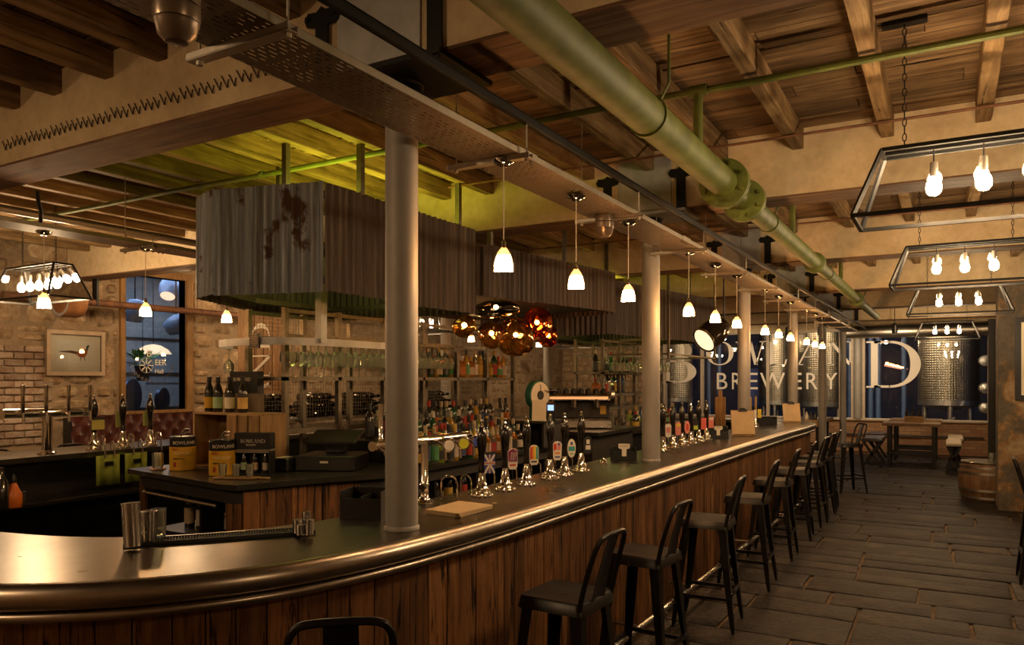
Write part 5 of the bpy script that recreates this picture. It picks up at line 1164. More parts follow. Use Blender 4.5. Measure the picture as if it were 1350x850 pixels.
def melt(px, py, d, r_, mt, label, flat=1.0, seed=0):
    l_ = (px - 675) / F * d; x, y = -sin(YAW) * d + cos(YAW) * l_, cos(YAW) * d + sin(YAW) * l_; z = EYE + (HY - py) / F * d
    t_ = thing('mirrored_pendant', label, 'pendant lamp', (x, y, z), group='blown mirrored glass pendants'); m = MB(); vs = []; nu, nv = 40, 24; rg = random.Random(seed); ph = [rg.uniform(0, 6.28) for _ in range(6)]
    for j in range(nv + 1):
        for i in range(nu):
            th = pi * j / nv; a = 2 * pi * i / nu; dx, dy, dz = sin(th) * cos(a), sin(th) * sin(a), cos(th)
            k = 1 + .05 * sin(3 * dx + ph[0]) * sin(2.5 * dz + ph[1]) + .035 * sin(4 * dy + ph[2] + 2 * dz) + .012 * sin(8 * dx + ph[3]) * sin(7 * dz + ph[4]); vs.append((dx * k * r_, dy * k * r_, dz * k * r_ * flat))
    m.add(vs, [(j * nu + i, j * nu + (i + 1) % nu, (j + 1) * nu + (i + 1) % nu, (j + 1) * nu + i) for j in range(nv) for i in range(nu)]); m.build('glass_globe', mt, t_)
    MB().sph((0, 0, r_ * .1), .022, 12, 8).build('bulb', M['dimbulb'], t_); zt = 2.49 - z; MB().cyl((0, 0, r_ * .14), (0, 0, zt), .004, n=6).build('cord', M['black'], t_)
melt(612, 430, 6.5, .098, MG, 'small amber mirrored globe at the left of the hanging cluster', 1, 1)
melt(654, 408, 6.8, .215, MS, 'smoky silver dented glass pendant at the top of the cluster', .38, 2)
melt(648, 441, 7.2, .13, MG, 'gold mirrored globe half hidden behind the largest one', 1, 3)
melt(680, 444, 7.0, .185, MG, 'largest gold mirrored globe in the hanging cluster', 1, 4)
melt(708, 427, 7.3, .15, MC, 'large glowing red-orange globe behind the largest gold one', 1.1, 5)
melt(722, 443, 7.5, .11, MC, 'small orange-red globe at the right of the cluster', 1, 6)
# big tilted black spot lamp near the far canopy
x, y = -2.43, 8.98; t_ = thing('tilted_lamp', 'glossy black bell lamp tilted at the end of the far canopy, glowing inside', 'lamp', (x, y, 2.29)); Rm = Vector((0, 0, -1)).rotation_difference(Vector((-.45, -.72, -.55)).normalized()).to_matrix().to_4x4(); blk = plain('black_enamel', (.02, .016, .012), .12, .3, nz=0)
m = MB(); m.T = Rm; m.lathe([(.05, .24), (.10, .21), (.15, .1), (.165, -.02), (.15, -.16)], n=36, close=False); m.build('shell', blk, t_); m = MB(); m.T = Rm; m.lathe([(.001, -.10), (.142, -.14)], n=28, close=False); m.build('inner_glow', plain('lamp_reflector', (1, .75, .45), .5, emit=1.3, nz=0), t_)
m = MB(); m.tube([(.15, 0, .16), (.14, 0, .35), (.14, 0, .72)], .01, 8); m.build('chain', M['black_iron'], t_); m = MB(); m.T = Rm; m.lathe([(.152, -.16), (.158, -.155), (.155, -.13)], n=36, close=False); m.build('rim', M['chrome'], t_)
# ------------------------------------------------------------ hand pumps
def bellbase():
    m = MB().lathe([(.05, 0), (.05, .006), (.036, .02), (.032, .035), (.04, .04), (.03, .055), (.022, .085), (.026, .09), (.018, .12), (.014, .15), (.019, .155), (.019, .165), (.012, .17)], n=20)
    for k in range(10):
        a = 2 * pi * k / 10; m.sph((.05 * cos(a), .05 * sin(a), .011), .0125, 8, 6)
        if k % 2 == 0: a += .3; m.sph((.034 * cos(a), .034 * sin(a), .044), .0105, 8, 6)
    return m
bell_me = bellbase().mesh('pump_base', M['chrome']); lacq = plain('black_lacquer', (.012, .010, .009), .08, 0, coat=1, nz=0)
hand_me = MB().lathe([(.020, .135), (.021, .16), (.016, .18), (.018, .22), (.024, .27), (.029, .31), (.028, .335), (.020, .37), (.011, .39)], n=20).mesh('handle', lacq)
knob_me = MB().lathe([(.011, .388), (.013, .395), (.007, .405), (.011, .415), (.009, .425), (.001, .428)], n=14).mesh('handle_knob', M['chrome'])
spout_me = MB().tube([(-.07, 0, .0), (-.07, 0, .08)] + [(-.07 - .035 + .035 * cos(a), 0, .08 + .035 * sin(a)) for a in (0, .5, 1, 1.57, 2.1, 2.7, 3.14)] + [(-.14, 0, .05), (-.14, 0, -.05)], .0055, 8).mesh('spout', M['chrome'])
def clip(par, kind, ox=.05, z=.19, ang=-.72, s=1.0):
    c = {'flag': (.028, .062)}.get(kind[0], (.028, .062)); t = []
    T0 = Matrix.Translation((ox, 0, z)) @ Matrix.Rotation(ang, 4, 'Z') @ Matrix.Rotation(pi / 2, 4, 'X') @ Matrix.Rotation(pi / 2, 4, 'Y') @ Matrix.Scale(s, 4)
    # after T0: local x -> reading direction across the clip, y -> up, z -> toward the customer
    T0 = Matrix.Translation((ox, 0, z)) @ Matrix.Rotation(pi / 2 + ang, 4, 'Z') @ Matrix.Rotation(pi / 2, 4, 'X') @ Matrix.Scale(s, 4)
    def layer(pts, z0, z1, mt, nm):
        m = MB(); m.T = T0; m.prism(pts, z0, z1); return m.build(nm, mt, par, smooth=False)
    sh, cols = kind
    if sh == 'oval': out = [(.030 * cos(a), .062 * sin(a)) for a in [2 * pi * i / 24 for i in range(24)]]
    elif sh == 'rect': out = [(-.030, -.055), (.030, -.055), (.030, .062), (-.030, .062)]
    elif sh == 'square': out = [(-.05, -.04), (.05, -.04), (.05, .055), (-.05, .055)]
    else: out = [(-.028, -.045), (-.018, -.06), (.018, -.06), (.028, -.045), (.030, .045), (.018, .058), (0, .063), (-.018, .058), (-.030, .045)]
    layer(out, 0, .004, cols[0], 'clip_plate')
    for (pts, mt) in cols[1:]: layer(pts, .0042, .005, mt, 'clip_print')
def rc(x0, y0, x1, y1): return [(x0, y0), (x1, y0), (x1, y1), (x0, y1)]
def mk(c): 
    k = 'ink_%02d%02d%02d' % tuple(int(v * 99) for v in c)
    if k not in M: M[k] = plain('ink', c, .45, nz=0)
    return M[k]
W_, RED, NAVY, PUR, TEAL, BLK, ORG, YEL, GRN, PNK = mk((.75, .68, .58)), mk((.6, .06, .03)), mk((.05, .06, .22)), mk((.22, .02, .10)), mk((.05, .32, .32)), mk((.02, .02, .02)), mk((.75, .28, .05)), mk((.75, .55, .06)), mk((.12, .35, .08)), mk((.7, .25, .22))
clips = [('rect', [NAVY, (rc(-.004, -.055, .004, .048), W_), (rc(-.030, -.008, .030, .008), W_), ([(-.03, -.055), (-.022, -.055), (.03, .042), (.03, .048), (.022, .048), (-.03, -.048)], W_), ([(.03, -.055), (.022, -.055), (-.03, .042), (-.03, .048), (-.022, .048), (.03, -.048)], W_), (rc(-.002, -.053, .002, .046), RED), (rc(-.028, -.004, .028, .004), RED), (rc(-.030, .048, .030, .062), BLK)]),
         ('shield', [W_, ([(-.026, -.015), (.026, -.015), (.028, .045), (0, .06), (-.028, .045)], PUR), ([(-.018, -.008), (-.008, -.008), (.0, .04), (-.01, .04)], W_), ([(-.004, -.008), (.006, -.008), (.014, .04), (.004, .04)], W_), ([(.010, -.008), (.018, -.008), (.026, .04), (.018, .04)], W_), (rc(-.018, -.04, .018, -.03), RED)]),
         ('shield', [W_, (rc(-.026, -.025, -.012, .05), RED), (rc(-.012, -.025, 0, .055), ORG), (rc(0, -.025, .012, .055), YEL), (rc(.012, -.025, .026, .05), TEAL), (rc(-.018, -.045, .018, -.035), BLK)]),
         ('shield', [W_, ([(-.026, .0), (-.004, .01), (-.008, .05), (-.026, .045)], RED), ([(.0, .0), (.022, .008), (.02, .05), (.0, .045)], PNK), (rc(-.02, -.02, .018, -.008), ORG), (rc(.002, .035, .02, .05), NAVY), (rc(-.018, -.045, .018, -.035), NAVY)]),
         ('oval', [W_, (rc(-.023, -.018, .023, .012), TEAL), (rc(-.008, .022, .008, .042), NAVY), (rc(-.012, -.04, .012, -.034), GRN)]),
         ('shield', [BLK, (rc(-.018, -.03, .018, .0), W_), (rc(-.012, .01, .012, .04), W_)])]
cdesc = ['union flag', 'purple and white', 'rainbow striped', 'red and pink patterned', 'white oval with teal band', 'black and white']
def pump(x, y, rz, cl, label, group, spout=True, z=BZ):
    t_ = thing('hand_pump', label, 'beer pump', (x, y, z), rz, group)
    ob('pump_base', bell_me, t_); ob('handle', hand_me, t_); ob('handle_knob', knob_me, t_)
    if spout: ob('spout', spout_me, t_)
    if cl: clip(t_, cl)
    return t_
for k, (px, py) in enumerate(((635, 655), (663, 647), (693, 640), (722, 632), (745, 627.5), (767, 622))):
    x, y = at(px, py, BZ); pump(-2.235, y, 0, clips[k], 'black handled hand pump with ' + cdesc[k] + ' clip, ' + ordn(k + 1) + ' from the camera', 'hand pumps in the near bank')
cl2 = [('shield', [W_, (rc(-.02, -.02, .02, .03), PNK)]), ('shield', [PNK, (rc(-.024, .02, .024, .045), YEL)]), ('oval', [PNK, (rc(-.012, -.03, .012, .03), RED)]), ('shield', [BLK, (rc(-.024, -.04, .024, .0), mk((.45, .55, .05)))]), ('rect', [mk((.65, .12, .10))]), ('rect', [mk((.68, .2, .16)), (rc(-.024, .03, .024, .055), W_)])]
d2 = ['pale shield', 'pink and yellow', 'salmon oval', 'black and lime', 'small red', 'salmon red']
for k in range(6): pump(-2.235, 6.62 + k * .285, 0, cl2[k], 'black handled hand pump with ' + d2[k] + ' clip, ' + ordn(k + 1) + ' beyond the second column', 'hand pumps in the far bank')
# wooden handled pumps near the third column
gold_h = plain('golden_wood', (.38, .22, .06), .35)
gh_me = MB().lathe([(.012, .165), (.014, .2), (.016, .40), (.012, .42), (.001, .425)], n=14).mesh('handle', gold_h)
for k in range(4):
    t_ = thing('hand_pump', 'pump with tall golden wooden handle, ' + ordn(k + 1) + ' to the right of the first clipboard', 'beer pump', (-2.24, 9.55 + .3 * k, BZ), group='golden handled pumps by the third column'); ob('pump_base', bell_me, t_); ob('handle', gh_me, t_); clip(t_, ('rect', [[BLK, YEL, W_, YEL][k]]))
# lager font with round badges behind the first column
t_ = thing('lager_font', 'chrome lager font with tall handles and round glowing badges behind the first column', 'beer font', (-2.38, 3.22, BZ))
MB().lathe([(.05, 0), (.055, .008), (.035, .02), (.022, .04), (.02, .09), (.026, .1), (.02, .11), (.019, .33)], n=20).build('post', M['chrome'], t_); MB().cyl((0, -.42, .33), (0, .42, .33), .024, n=16).build('cross_tube', M['chrome'], t_)
for s_, mt in ((-.38, W_), (-.22, NAVY), (.10, W_), (.24, mk((.55, .55, .03))), (.38, mk((.08, .12, .45)))):
    tp = MB().cyl((.0, s_, .33), (.06, s_, .30), .013, n=10); tp.cyl((.06, s_, .31), (.065, s_, .22), .009, n=8); a_ = tp.build('tap', M['chrome'], t_)
    MB().lathe([(.012, .355), (.012, .37), (.009, .375), (.0125, .5), (.013, .53), (.001, .535)], c=(.02, s_, 0), n=12).build('tap_handle', M['chrome'], a_) if s_ < 0 else None
    b = MB(); b.T = Matrix.Translation((.085, s_, .30)) @ Matrix.Rotation(-.7, 4, 'Z') @ Matrix.Rotation(pi / 2, 4, 'Y'); b.lathe([(.032, -.008), (.036, -.004), (.036, .004), (.032, .006)], n=28); b.build('badge_ring', M['chrome'], a_)
    b = MB(); b.T = Matrix.Translation((.085, s_, .30)) @ Matrix.Rotation(-.7, 4, 'Z') @ Matrix.Rotation(pi / 2, 4, 'Y'); b.lathe([(.001, .0075), (.028, .0078)], n=28, close=False); b.build('badge', mt, a_)
x, y = at(592, 660, BZ); t_ = tag(MB().tube([(-.045, 0, 0), (-.045, 0, .09)] + [(.045 * -cos(a), 0, .09 + .045 * sin(a)) for a in (.4, .8, 1.2, 1.57, 2, 2.4, 2.8)] + [(.045, 0, .09), (.045, 0, 0)], .0055, 8).build('rinser_hoop', M['chrome'], None, (x, y, BZ), rz=.3), 'chrome arched hoop on the bar just behind the folded menus', 'hoop')
# folded menus
x, y = at(606, 674, BZ); t_ = thing('menu_stack', 'small stack of folded kraft paper menus on the bar by the first column', 'menus', (x + .0, y, BZ + .001), rz=-.05)
for k in range(4):
    m = MB(); dz = .005 * k; a = .03 * (k % 2); m.T = Matrix.Rotation(a - .02 * k, 4, 'Z'); m.add([(-.10, -.14, dz), (.11, -.14, dz), (.10, .14, dz + .002), (-.11, .14, dz), (-.10, -.14, dz + .004), (.11, -.14, dz + .004), (.10, .14, dz + .007), (-.11, .14, dz + .009)], [(0, 3, 2, 1), (4, 5, 6, 7), (0, 1, 5, 4), (1, 2, 6, 5), (2, 3, 7, 6), (3, 0, 4, 7)]); m.build('menu', M['paper'], t_, smooth=False)
# rubber drip mat and steel cups
p0, p1 = at(162, 722, BZ), at(416, 704, BZ); q0 = at(176, 706, BZ); v = Vector((p1[0] - p0[0], p1[1] - p0[1])); mw = v.length; ang = atan2(v.y, v.x)
t_ = thing('bar_mat', 'long black ribbed rubber drip mat on the near curve of the bar', 'mat', (p0[0], p0[1], BZ + .001), rz=ang); dp = .10
m = MB(); m.box(0, 0, 0, mw, dp, .005); m.box(0, 0, .005, mw, .008, .014); m.box(0, dp - .008, .005, mw, dp, .014); m.box(0, .008, .005, .008, dp - .008, .014); m.box(mw - .008, .008, .005, mw, dp - .008, .014); m.build('mat_base', M['rubber'], t_, smooth=False)
m = MB(); x = .015
while x < mw - .012: m.box(x, .012, .005, x + .005, .048, .012); m.box(x, .054, .005, x + .005, dp - .012, .012); x += .011
m.build('ribs', M['rubber'], t_, smooth=False)['kind'] = 'stuff'
def tumbler(px, py, r0, r1, h, label, lean=0, mt='steel', la=0, n='steel_tumbler'):
    x, y = at(px, py, BZ + .013); b = MB().lathe([(.001, 0), (r0, .0), (r0 + .001, .004), (r1, h - .004), (r1 + .001, h), (r1 - .002, h), (r0 - .003, .008), (.001, .006)], n=32, close=False)
    o = b.build(n, M[mt], None, (x, y, BZ + .0135), rot=(0, 0, 0)); o.rotation_euler = (lean * sin(la), lean * cos(la), 0); return tag(o, label, 'cup', 'cups on the bar mat')
tumbler(175, 720, .030, .034, .165, 'tall steel tumbler leaning at the left end of the bar mat', -.09)
tumbler(196, 713, .027, .031, .118, 'shorter straight steel tumbler next to the leaning one'); tumbler(209, 708, .026, .029, .115, 'clear glass tumbler half hidden beside the steel ones', 0, 'drink', n='glass_tumbler')
for k, (px, py, h, l) in enumerate(((392, 702, .055, 'leftmost'), (396, 705, .042, 'front left'), (404, 698, .075, 'rear and tallest'), (408, 705, .062, 'right front'))): tumbler(px, py, .017, .019, h, l + ' of the small steel measures at the right end of the mat')
# black boxes and card holders on the bar
def caddy(x, y, rz, label, w_=.16, d_=.12, h_=.10, card=None):
    t_ = thing('napkin_caddy', label, 'caddy', (x, y, BZ + .001), rz, 'black caddies on the bar'); m = MB(); m.box(-w_ / 2, -d_ / 2, 0, w_ / 2, d_ / 2, .006)
    for a in (-w_ / 2, w_ / 2 - .006): m.box(a, -d_ / 2, .006, a + .006, d_ / 2, h_)
    m.box(-w_ / 2 + .006, -d_ / 2, .006, w_ / 2 - .006, -d_ / 2 + .006, h_ * .75); m.box(-w_ / 2 + .006, d_ / 2 - .006, .006, w_ / 2 - .006, d_ / 2, h_); m.box(-.003, -d_ / 2 + .006, .006, .003, d_ / 2 - .006, h_ * .8); m.build('box', M['black'], t_, smooth=False)
    if card:
        m = MB(); m.prism([(-.018, .0), (.018, .0), (.018, .055), (.045, .065), (.045, .10), (-.045, .10), (-.045, .065), (-.018, .055)], 0, .002); o_ = MB(); o_.T = Matrix.Translation((0, -d_ / 2 - .004, .035)) @ Matrix.Rotation(pi / 2, 4, 'X'); o_.add(m.v, m.f); o_.build('card', M['paperw'], t_, smooth=False)
        sans('BOWLAND', face_T((-.036, -d_ / 2 - .0075, .035 + .078), (1, 0, 0)), .009, M['black'], t_, 'card_print', .0006)
    return t_
x, y = at(478, 684, BZ); caddy(x - .02, y + .05, .35, 'large black napkin box left of the first column', .20, .16, .13)
x, y = at(822, 606, BZ); caddy(x, y, .45, 'black caddy with a pale T shaped card just left of the second column', .20, .13, .10, True)
caddy(-2.22, 8.42, .45, 'black caddy with a pale T shaped card left of the first clipboard', .22, .13, .11, True); caddy(-2.25, 11.2, .5, 'black caddy between the two clipboards', .26, .13, .12)
x, y = at(795, 612, BZ); t_ = tag(MB().lathe([(.035, 0), (.036, .01), (.03, .03), (.012, .045), (.008, .05), (.001, .055)], n=20).build('counter_bell', M['chrome'], None, (x, y, BZ + .001)), 'small chrome dome bell on the bar left of the second column', 'bell')
def clipboard(px0, px1, py0, py1, label):
    x0, y0 = at((px0 + px1) / 2, py1, BZ); d = -sin(YAW) * x0 + cos(YAW) * y0; w_ = (px1 - px0) / F * d; h_ = (py1 - py0) / F * d
    t_ = thing('clipboard_menu', label, 'clipboard', (x0, y0, BZ + .001), rz=.5, group='clipboard menus standing on the bar'); T_ = Matrix.Rotation(-.2, 4, 'X')
    m = MB(); m.T = T_; m.box(-w_ / 2, 0, 0, w_ / 2, .005, h_); m.build('board', M['crate_x'], t_, smooth=False); m = MB(); m.T = T_; m.box(-w_ / 2 + .004, -.0025, .025, w_ / 2 - .004, -.0005, h_ - .008); m.build('menu_sheet', M['paper'], t_, smooth=False)
    m = MB(); m.T = T_; m.box(-.05, -.012, h_ - .02, .05, .006, h_ + .008); m.cyl((-.03, -.004, h_ + .012), (.03, -.004, h_ + .012), .012, n=8); m.build('clip', M['black_iron'], t_); m = MB(); m.add([(-.02, .006 + h_ * .14, h_ * .7), (.02, .006 + h_ * .14, h_ * .7), (.02, h_ * .42, 0), (-.02, h_ * .42, 0)], [(0, 1, 2, 3)]); m.build('prop', M['black_iron'], t_)
clipboard(965, 996, 540, 575, 'nearer clipboard menu standing on the bar by the third column'); clipboard(1033, 1056, 531, 557, 'farther clipboard menu standing near the end of the bar')
o = thing('condiment_box', 'small wooden box of sauces on the ledge beyond the far end of the bar', 'box', (-2.2, 15.0, 0)); o.location = (xat(1069, 14.2), 14.2, .921); MB().box(-.12, -.08, 0, .12, .08, .12).build('box', M['crate_x'], o, smooth=False)
for k in range(3): MB().lathe([(.03, .10), (.03, .18), (.012, .21), (.012, .24)], n=12).build('sauce_bottle', [M['paperw'], M['black'], M['black']][k], o, (-.07 + .07 * k, 0, .02))
t_ = thing('wooden_paddle', 'orange wooden paddle hanging by the third column behind the pumps', 'paddle', (-2.75, 9.2, 1.2)); m = MB(); m.box(-.06, 0, .0, .06, .02, .34); m.box(-.02, 0, .34, .02, .02, .42); m.build('blade', M['orangewood'], t_, smooth=False); MB().box(-.08, -.02, -.1, .08, .04, 0).build('foot', M['dark'], t_, smooth=False); t_.location = (-2.35, 9.05, BZ + .101)

# ------------------------------------------------------------ far left counter
LX = -6.76
t_ = thing('tap_tower', 'chrome T shaped tap tower with four upright handles on the left counter', 'beer font', (0, 0, 0)); x, y = at(62, 601, BZ); x = LX; y = yat(62, LX); t_.location = (x, y, BZ)
MB().lathe([(.075, 0), (.075, .015), (.05, .03), (.042, .04), (.042, .34), (.05, .35)], n=24).build('post', M['chrome'], t_); MB().cyl((0, -.36, .36), (0, .36, .36), .045, n=20).build('cross_tube', M['chrome'], t_)
for k in range(4):
    s_ = -.24 + .19 * k; tp = MB().cyl((0, s_, .36), (.09, s_, .35), .015, n=10); tp.cyl((.085, s_, .37), (.09, s_, .28), .011, n=8); a_ = tp.build('tap', M['chrome'], t_); MB().lathe([(.013, .37), (.017, .38), (.015, .54), (.018, .60), (.001, .605)], c=(.08, s_, 0), n=12).build('tap_handle', M['chrome'], a_)
for k, px in enumerate((124, 162, 198)):
    yy = yat(px, LX); z_ = BZ
    t_ = pump(LX, yy, pi, None, 'black handled hand pump on the left counter, ' + ['with a yellow-green square clip', 'with a narrow green clip, in the middle', 'beside the yellow keg'][k], 'hand pumps on the left counter')
    t_.scale = (1.2, 1.2, 1.2)
    if k == 0: clip(t_, ('square', [BLK, (rc(-.046, -.038, .046, .035), mk((.42, .40, .10)))]), -.05, .20, -.2 + pi)
    else: clip(t_, ('rect', [mk((.35, .42, .12))]), .05 if k else -.05, .22, .2)
for k, px in enumerate((141, 178)):
    yy = yat(px, -6.6); t_ = thing('green_towel', ['left', 'right'][k] + ' lime green cloth hanging from the back edge of the left counter', 'towel', (-6.585, yy, .80), group='green cloths on the left counter'); m = MB(); n_ = 10
    vs = [(.012 * sin(i * 1.3), -.11 + .22 * i / n_, z) for z in (0, .14, .265) for i in range(n_ + 1)]; m.add(vs, [(r_ * (n_ + 1) + i, r_ * (n_ + 1) + i + 1, (r_ + 1) * (n_ + 1) + i + 1, (r_ + 1) * (n_ + 1) + i) for r_ in range(2) for i in range(n_)]); me = m.build('cloth', M['limegreen'], t_); sm = me.modifiers.new('thick', 'SOLIDIFY'); sm.thickness = .004
    MB().box(.016, -.04, .17, .022, .04, .21).build('black_tag', M['black'], t_, smooth=False); m = MB()
    for s in (-.045, .045): m.tube([(-.03, s, .30), (-.03, s, .36), (.0, s, .39), (.03, s, .36), (.03, s, .25)], .007, 8)
    m.build('hook_pipe', M['steel'], t_)
zs = .751
x, y = at(18, 645, zs + .02); x = max(x, -6.6); o = thing('sauce_bottle', 'orange squeeze bottle with pointed tip on the shelf at the far left', 'bottle', (-6.33, yat(18, -6.33), zs)); s_ = 1.0
MB().lathe([(.001, 0), (.055, .001), (.06, .02), (.06, .10), (.035, .15), (.018, .19)], n=20, close=False).build('body', M['orange'], o); MB().lathe([(.018, .19), (.02, .22), (.006, .26), (.001, .262)], n=12, close=False).build('nozzle', M['black'], o)
o = MB().lathe([(.001, 0), (.05, 0), (.05, .2), (.02, .26), (.018, .32), (.001, .32)], n=16, close=False).build('bottle', GL['dark'], None, (-6.33, yat(2, -6.33), zs)); tag(o, 'dark green bottle cut off by the left edge of the photograph', 'bottle')
o = MB().box(-6.46, yat(-12, -6.4), zs, -6.42, yat(36, -6.4), zs + .10).build('plastic_tub', M['dark'], smooth=False); tag(o, 'low dark tub on the shelf in front of the orange bottle', 'tub')
for k in range(5): o = tag(MB().cbox(-.06, -.12, 0, .06, .12, .09, .01).build('under_counter_box', M['dark'], None, (-6.78, 4.35 + k * .45, zs + .001), smooth=False), 'dark box on the shelf below the left counter, ' + ordn(k + 1) + ' from the left', 'box', 'dark boxes under the left counter')
i_ = 0
for r_ in range(3):
    for k in range(20):
        i_ += 1; o = MB().lathe([(.036, 0), (.030, .12), (.001, .12)], n=12, close=False).build('beer_glass', M['drink'], None, (-6.68 + .0 - r_ * .09, 3.4 + k * .12, .081 )) if i_ == 1 else ob('beer_glass', gmesh, None, (-6.62 + .0 - r_ * .085, 3.35 + k * .125, .0805))
        gmesh = o.data; o.location = (-6.63 - r_ * .0 + r_ * .09 - .15, 3.35 + k * .125, .0805); tag(o, 'upturned beer glass under the left counter, ' + ordn(k + 1) + ' from left, ' + ['rear', 'middle', 'front'][r_] + ' row', 'glass', 'beer glasses under the left counter')
# ------------------------------------------------------------ bar stools
def stool_proto():
    t_ = thing('bar_stool', 'x', 'bar stool', (0, 0, 0), group='metal bar stools'); S = .76
    m = MB(); a, b = .165, .03
    def rr(a, b, z): 
        out = []
        for cx_, cy_, a0 in ((a - b, a - b, 0), (-(a - b), a - b, 90), (-(a - b), -(a - b), 180), (a - b, -(a - b), 270)):
            for k in range(4): out.append((cx_ + b * cos(R(a0 + 30 * k)), cy_ + b * sin(R(a0 + 30 * k)), z))
        return out
    L_ = [rr(a + .01, b + .005, S - .055), rr(a, b, S - .008), rr(a - .006, b, S), rr(a - .02, b, S - .003), rr(.06, .02, S - .007)]
    vs = [p for l_ in L_ for p in l_]; fs = [(r_ * 16 + i, r_ * 16 + (i + 1) % 16, (r_ + 1) * 16 + (i + 1) % 16, (r_ + 1) * 16 + i) for r_ in range(4) for i in range(16)] + [tuple(range(64, 80))]
    m.add(vs, fs); st = m.build('seat', M['stool'], t_); MB().cbox(-.012, -.035, S - .006, .012, .035, S - .0055, .0001).build('handle_slot', M['black'], st, smooth=False)
    for sx in (-1, 1):
        for sy in (-1, 1):
            m = MB(); T, B = Vector((sx * .150, sy * .150, S - .04)), Vector((sx * .215, sy * .20, 0)); wt_, wb = .056, .030
            vs = []
            for p, w_ in ((T, wt_), (T + (B - T) * .5, (wt_ + wb) / 2), (B + Vector((0, 0, .05)), wb), (B, wb * .6)):
                vs += [(p.x, p.y - sy * w_, p.z), (p.x, p.y, p.z), (p.x - sx * w_, p.y, p.z), (p.x - sx * w_, p.y - sy * .004, p.z), (p.x - sx * .004, p.y - sy * .004, p.z), (p.x - sx * .004, p.y - sy * w_, p.z)]
            fs = [(r_ * 6 + i, r_ * 6 + (i + 1) % 6, (r_ + 1) * 6 + (i + 1) % 6, (r_ + 1) * 6 + i) for r_ in range(3) for i in range(6)] + [tuple(range(6)), tuple(range(18, 24))]
            m.add(vs, fs); m.build('leg', M['stool'], t_)
    def P(sx, sy, z): f = (S - .04 - z) / (S - .04); return (sx * (.150 + .065 * f) * .985, sy * (.150 + .05 * f) * .985, z)
    for (A, B) in ((P(-1, -1, .20), P(-1, 1, .20)), (P(1, -1, .26), P(1, 1, .26)), (P(-1, -1, .23), P(1, -1, .23)), (P(-1, 1, .23), P(1, 1, .23))): MB().tube([A, B], .011, 4).build('rung', M['stool'], t_, smooth=False)
    pth = cr([(.150, -.160, S - .03), (.175, -.160, S + .08), (.215, -.150, S + .22), (.232, -.135, S + .27), (.240, -.10, S + .293), (.243, 0, S + .298), (.240, .10, S + .293), (.232, .135, S + .27), (.215, .150, S + .22), (.175, .160, S + .08), (.150, .160, S - .03)], 3)
    MB().tube(pth, .0125, 8).build('back_frame', M['stool'], t_)
    m = MB(); vs = []; 
    for z, x, w_ in ((S - .03, .158, .065), (S + .1, .185, .058), (S + .2, .212, .052), (S + .285, .240, .05)): vs += [(x, -w_, z), (x - .008, 0, z), (x, w_, z), (x + .004, w_, z), (x - .004, 0, z), (x + .004, -w_, z)]
    m.add(vs, [(r_ * 6 + i, r_ * 6 + (i + 1) % 6, (r_ + 1) * 6 + (i + 1) % 6, (r_ + 1) * 6 + i) for r_ in range(3) for i in range(6)] + [tuple(range(6)), tuple(range(18, 24))]); m.build('back_splat', M['stool'], t_)
    return t_
sp_ = stool_proto()
sp_.location = (-1.66, 1.82, 0); sp_.rotation_euler = (0, 0, R(-50)); sp_['label'] = 'closest dark metal bar stool, only its curved back top showing at the bottom'
SY = [3.20, 4.19, 5.44, 6.66, 7.86, 8.9, 9.75, 10.45, 11.1]
for k, yy in enumerate(SY):
    xx = -1.55 + min(.05, .02 * k) + rnd(-.02, .02); dup(sp_, (xx, yy, 0), rnd(-.08, .08), 'dark metal bar stool with low back, ' + ordn(k + 1) + ' beyond the closest one', 'metal bar stools')
dup(sp_, (-1.36, 12.85, 0), .6, 'dark metal bar stool at the far end of the bar beside the fifth column', 'metal bar stools')
dup(sp_, (.74, 7.95, 0), pi, 'dark metal bar stool cut off by the right edge of the photograph', 'metal bar stools')
for k in range(2): dup(sp_, (-7.85, 3.9 + k * .75, 0), pi, ['left', 'right'][k] + ' dark bar stool beyond the left counter, thin back showing', 'metal bar stools')
# ------------------------------------------------------------ far tables and benches
def table(x0, x1, y0, y1, z, label, leg_px=None):
    t_ = thing('dining_table', label, 'table', ((x0 + x1) / 2, (y0 + y1) / 2, 0), group='plank tables before the glazed end wall'); a, b = (x1 - x0) / 2, (y1 - y0) / 2
    n = 5
    for k in range(n): w_ = 2 * b / n; MB().cbox(-a, -b + k * w_ + .002, z - .06, a, -b + (k + 1) * w_ - .002, z, .004).build('plank', M['tablewood'], t_, smooth=False)
    for sx in (-1, 1):
        for sy in (-1, 1): MB().box(sx * (a - .12) - .03, sy * (b - .08) - .03, 0, sx * (a - .12) + .03, sy * (b - .08) + .03, z - .062).build('leg', M['black_iron'], t_, smooth=False)
    m = MB()
    for sy in (-1, 1): m.box(-a + .12, sy * (b - .08) - .015, .24, a - .12, sy * (b - .08) + .015, .28)
    m.box(-a + .12, -.02, .24, a - .12, .02, .28); m.build('stretcher', M['black_iron'], t_, smooth=False); return t_
TZt = .88
table(xat(1163, 17.0), xat(1240, 17.0), 16.9, 17.75, TZt, 'nearer plank topped high table before the glazed end wall'); table(xat(1172, 18.4), xat(1242, 18.4), 18.35, 19.3, TZt, 'plank topped high table right behind the nearer one')
table(-3.2, -2.2, 13.75, 14.6, TZt, 'plank topped table just past the rounded end of the bar')
table(-3.3, -2.3, 17.2, 18.9, TZt, 'plank topped high table between the last two columns and the glazing')
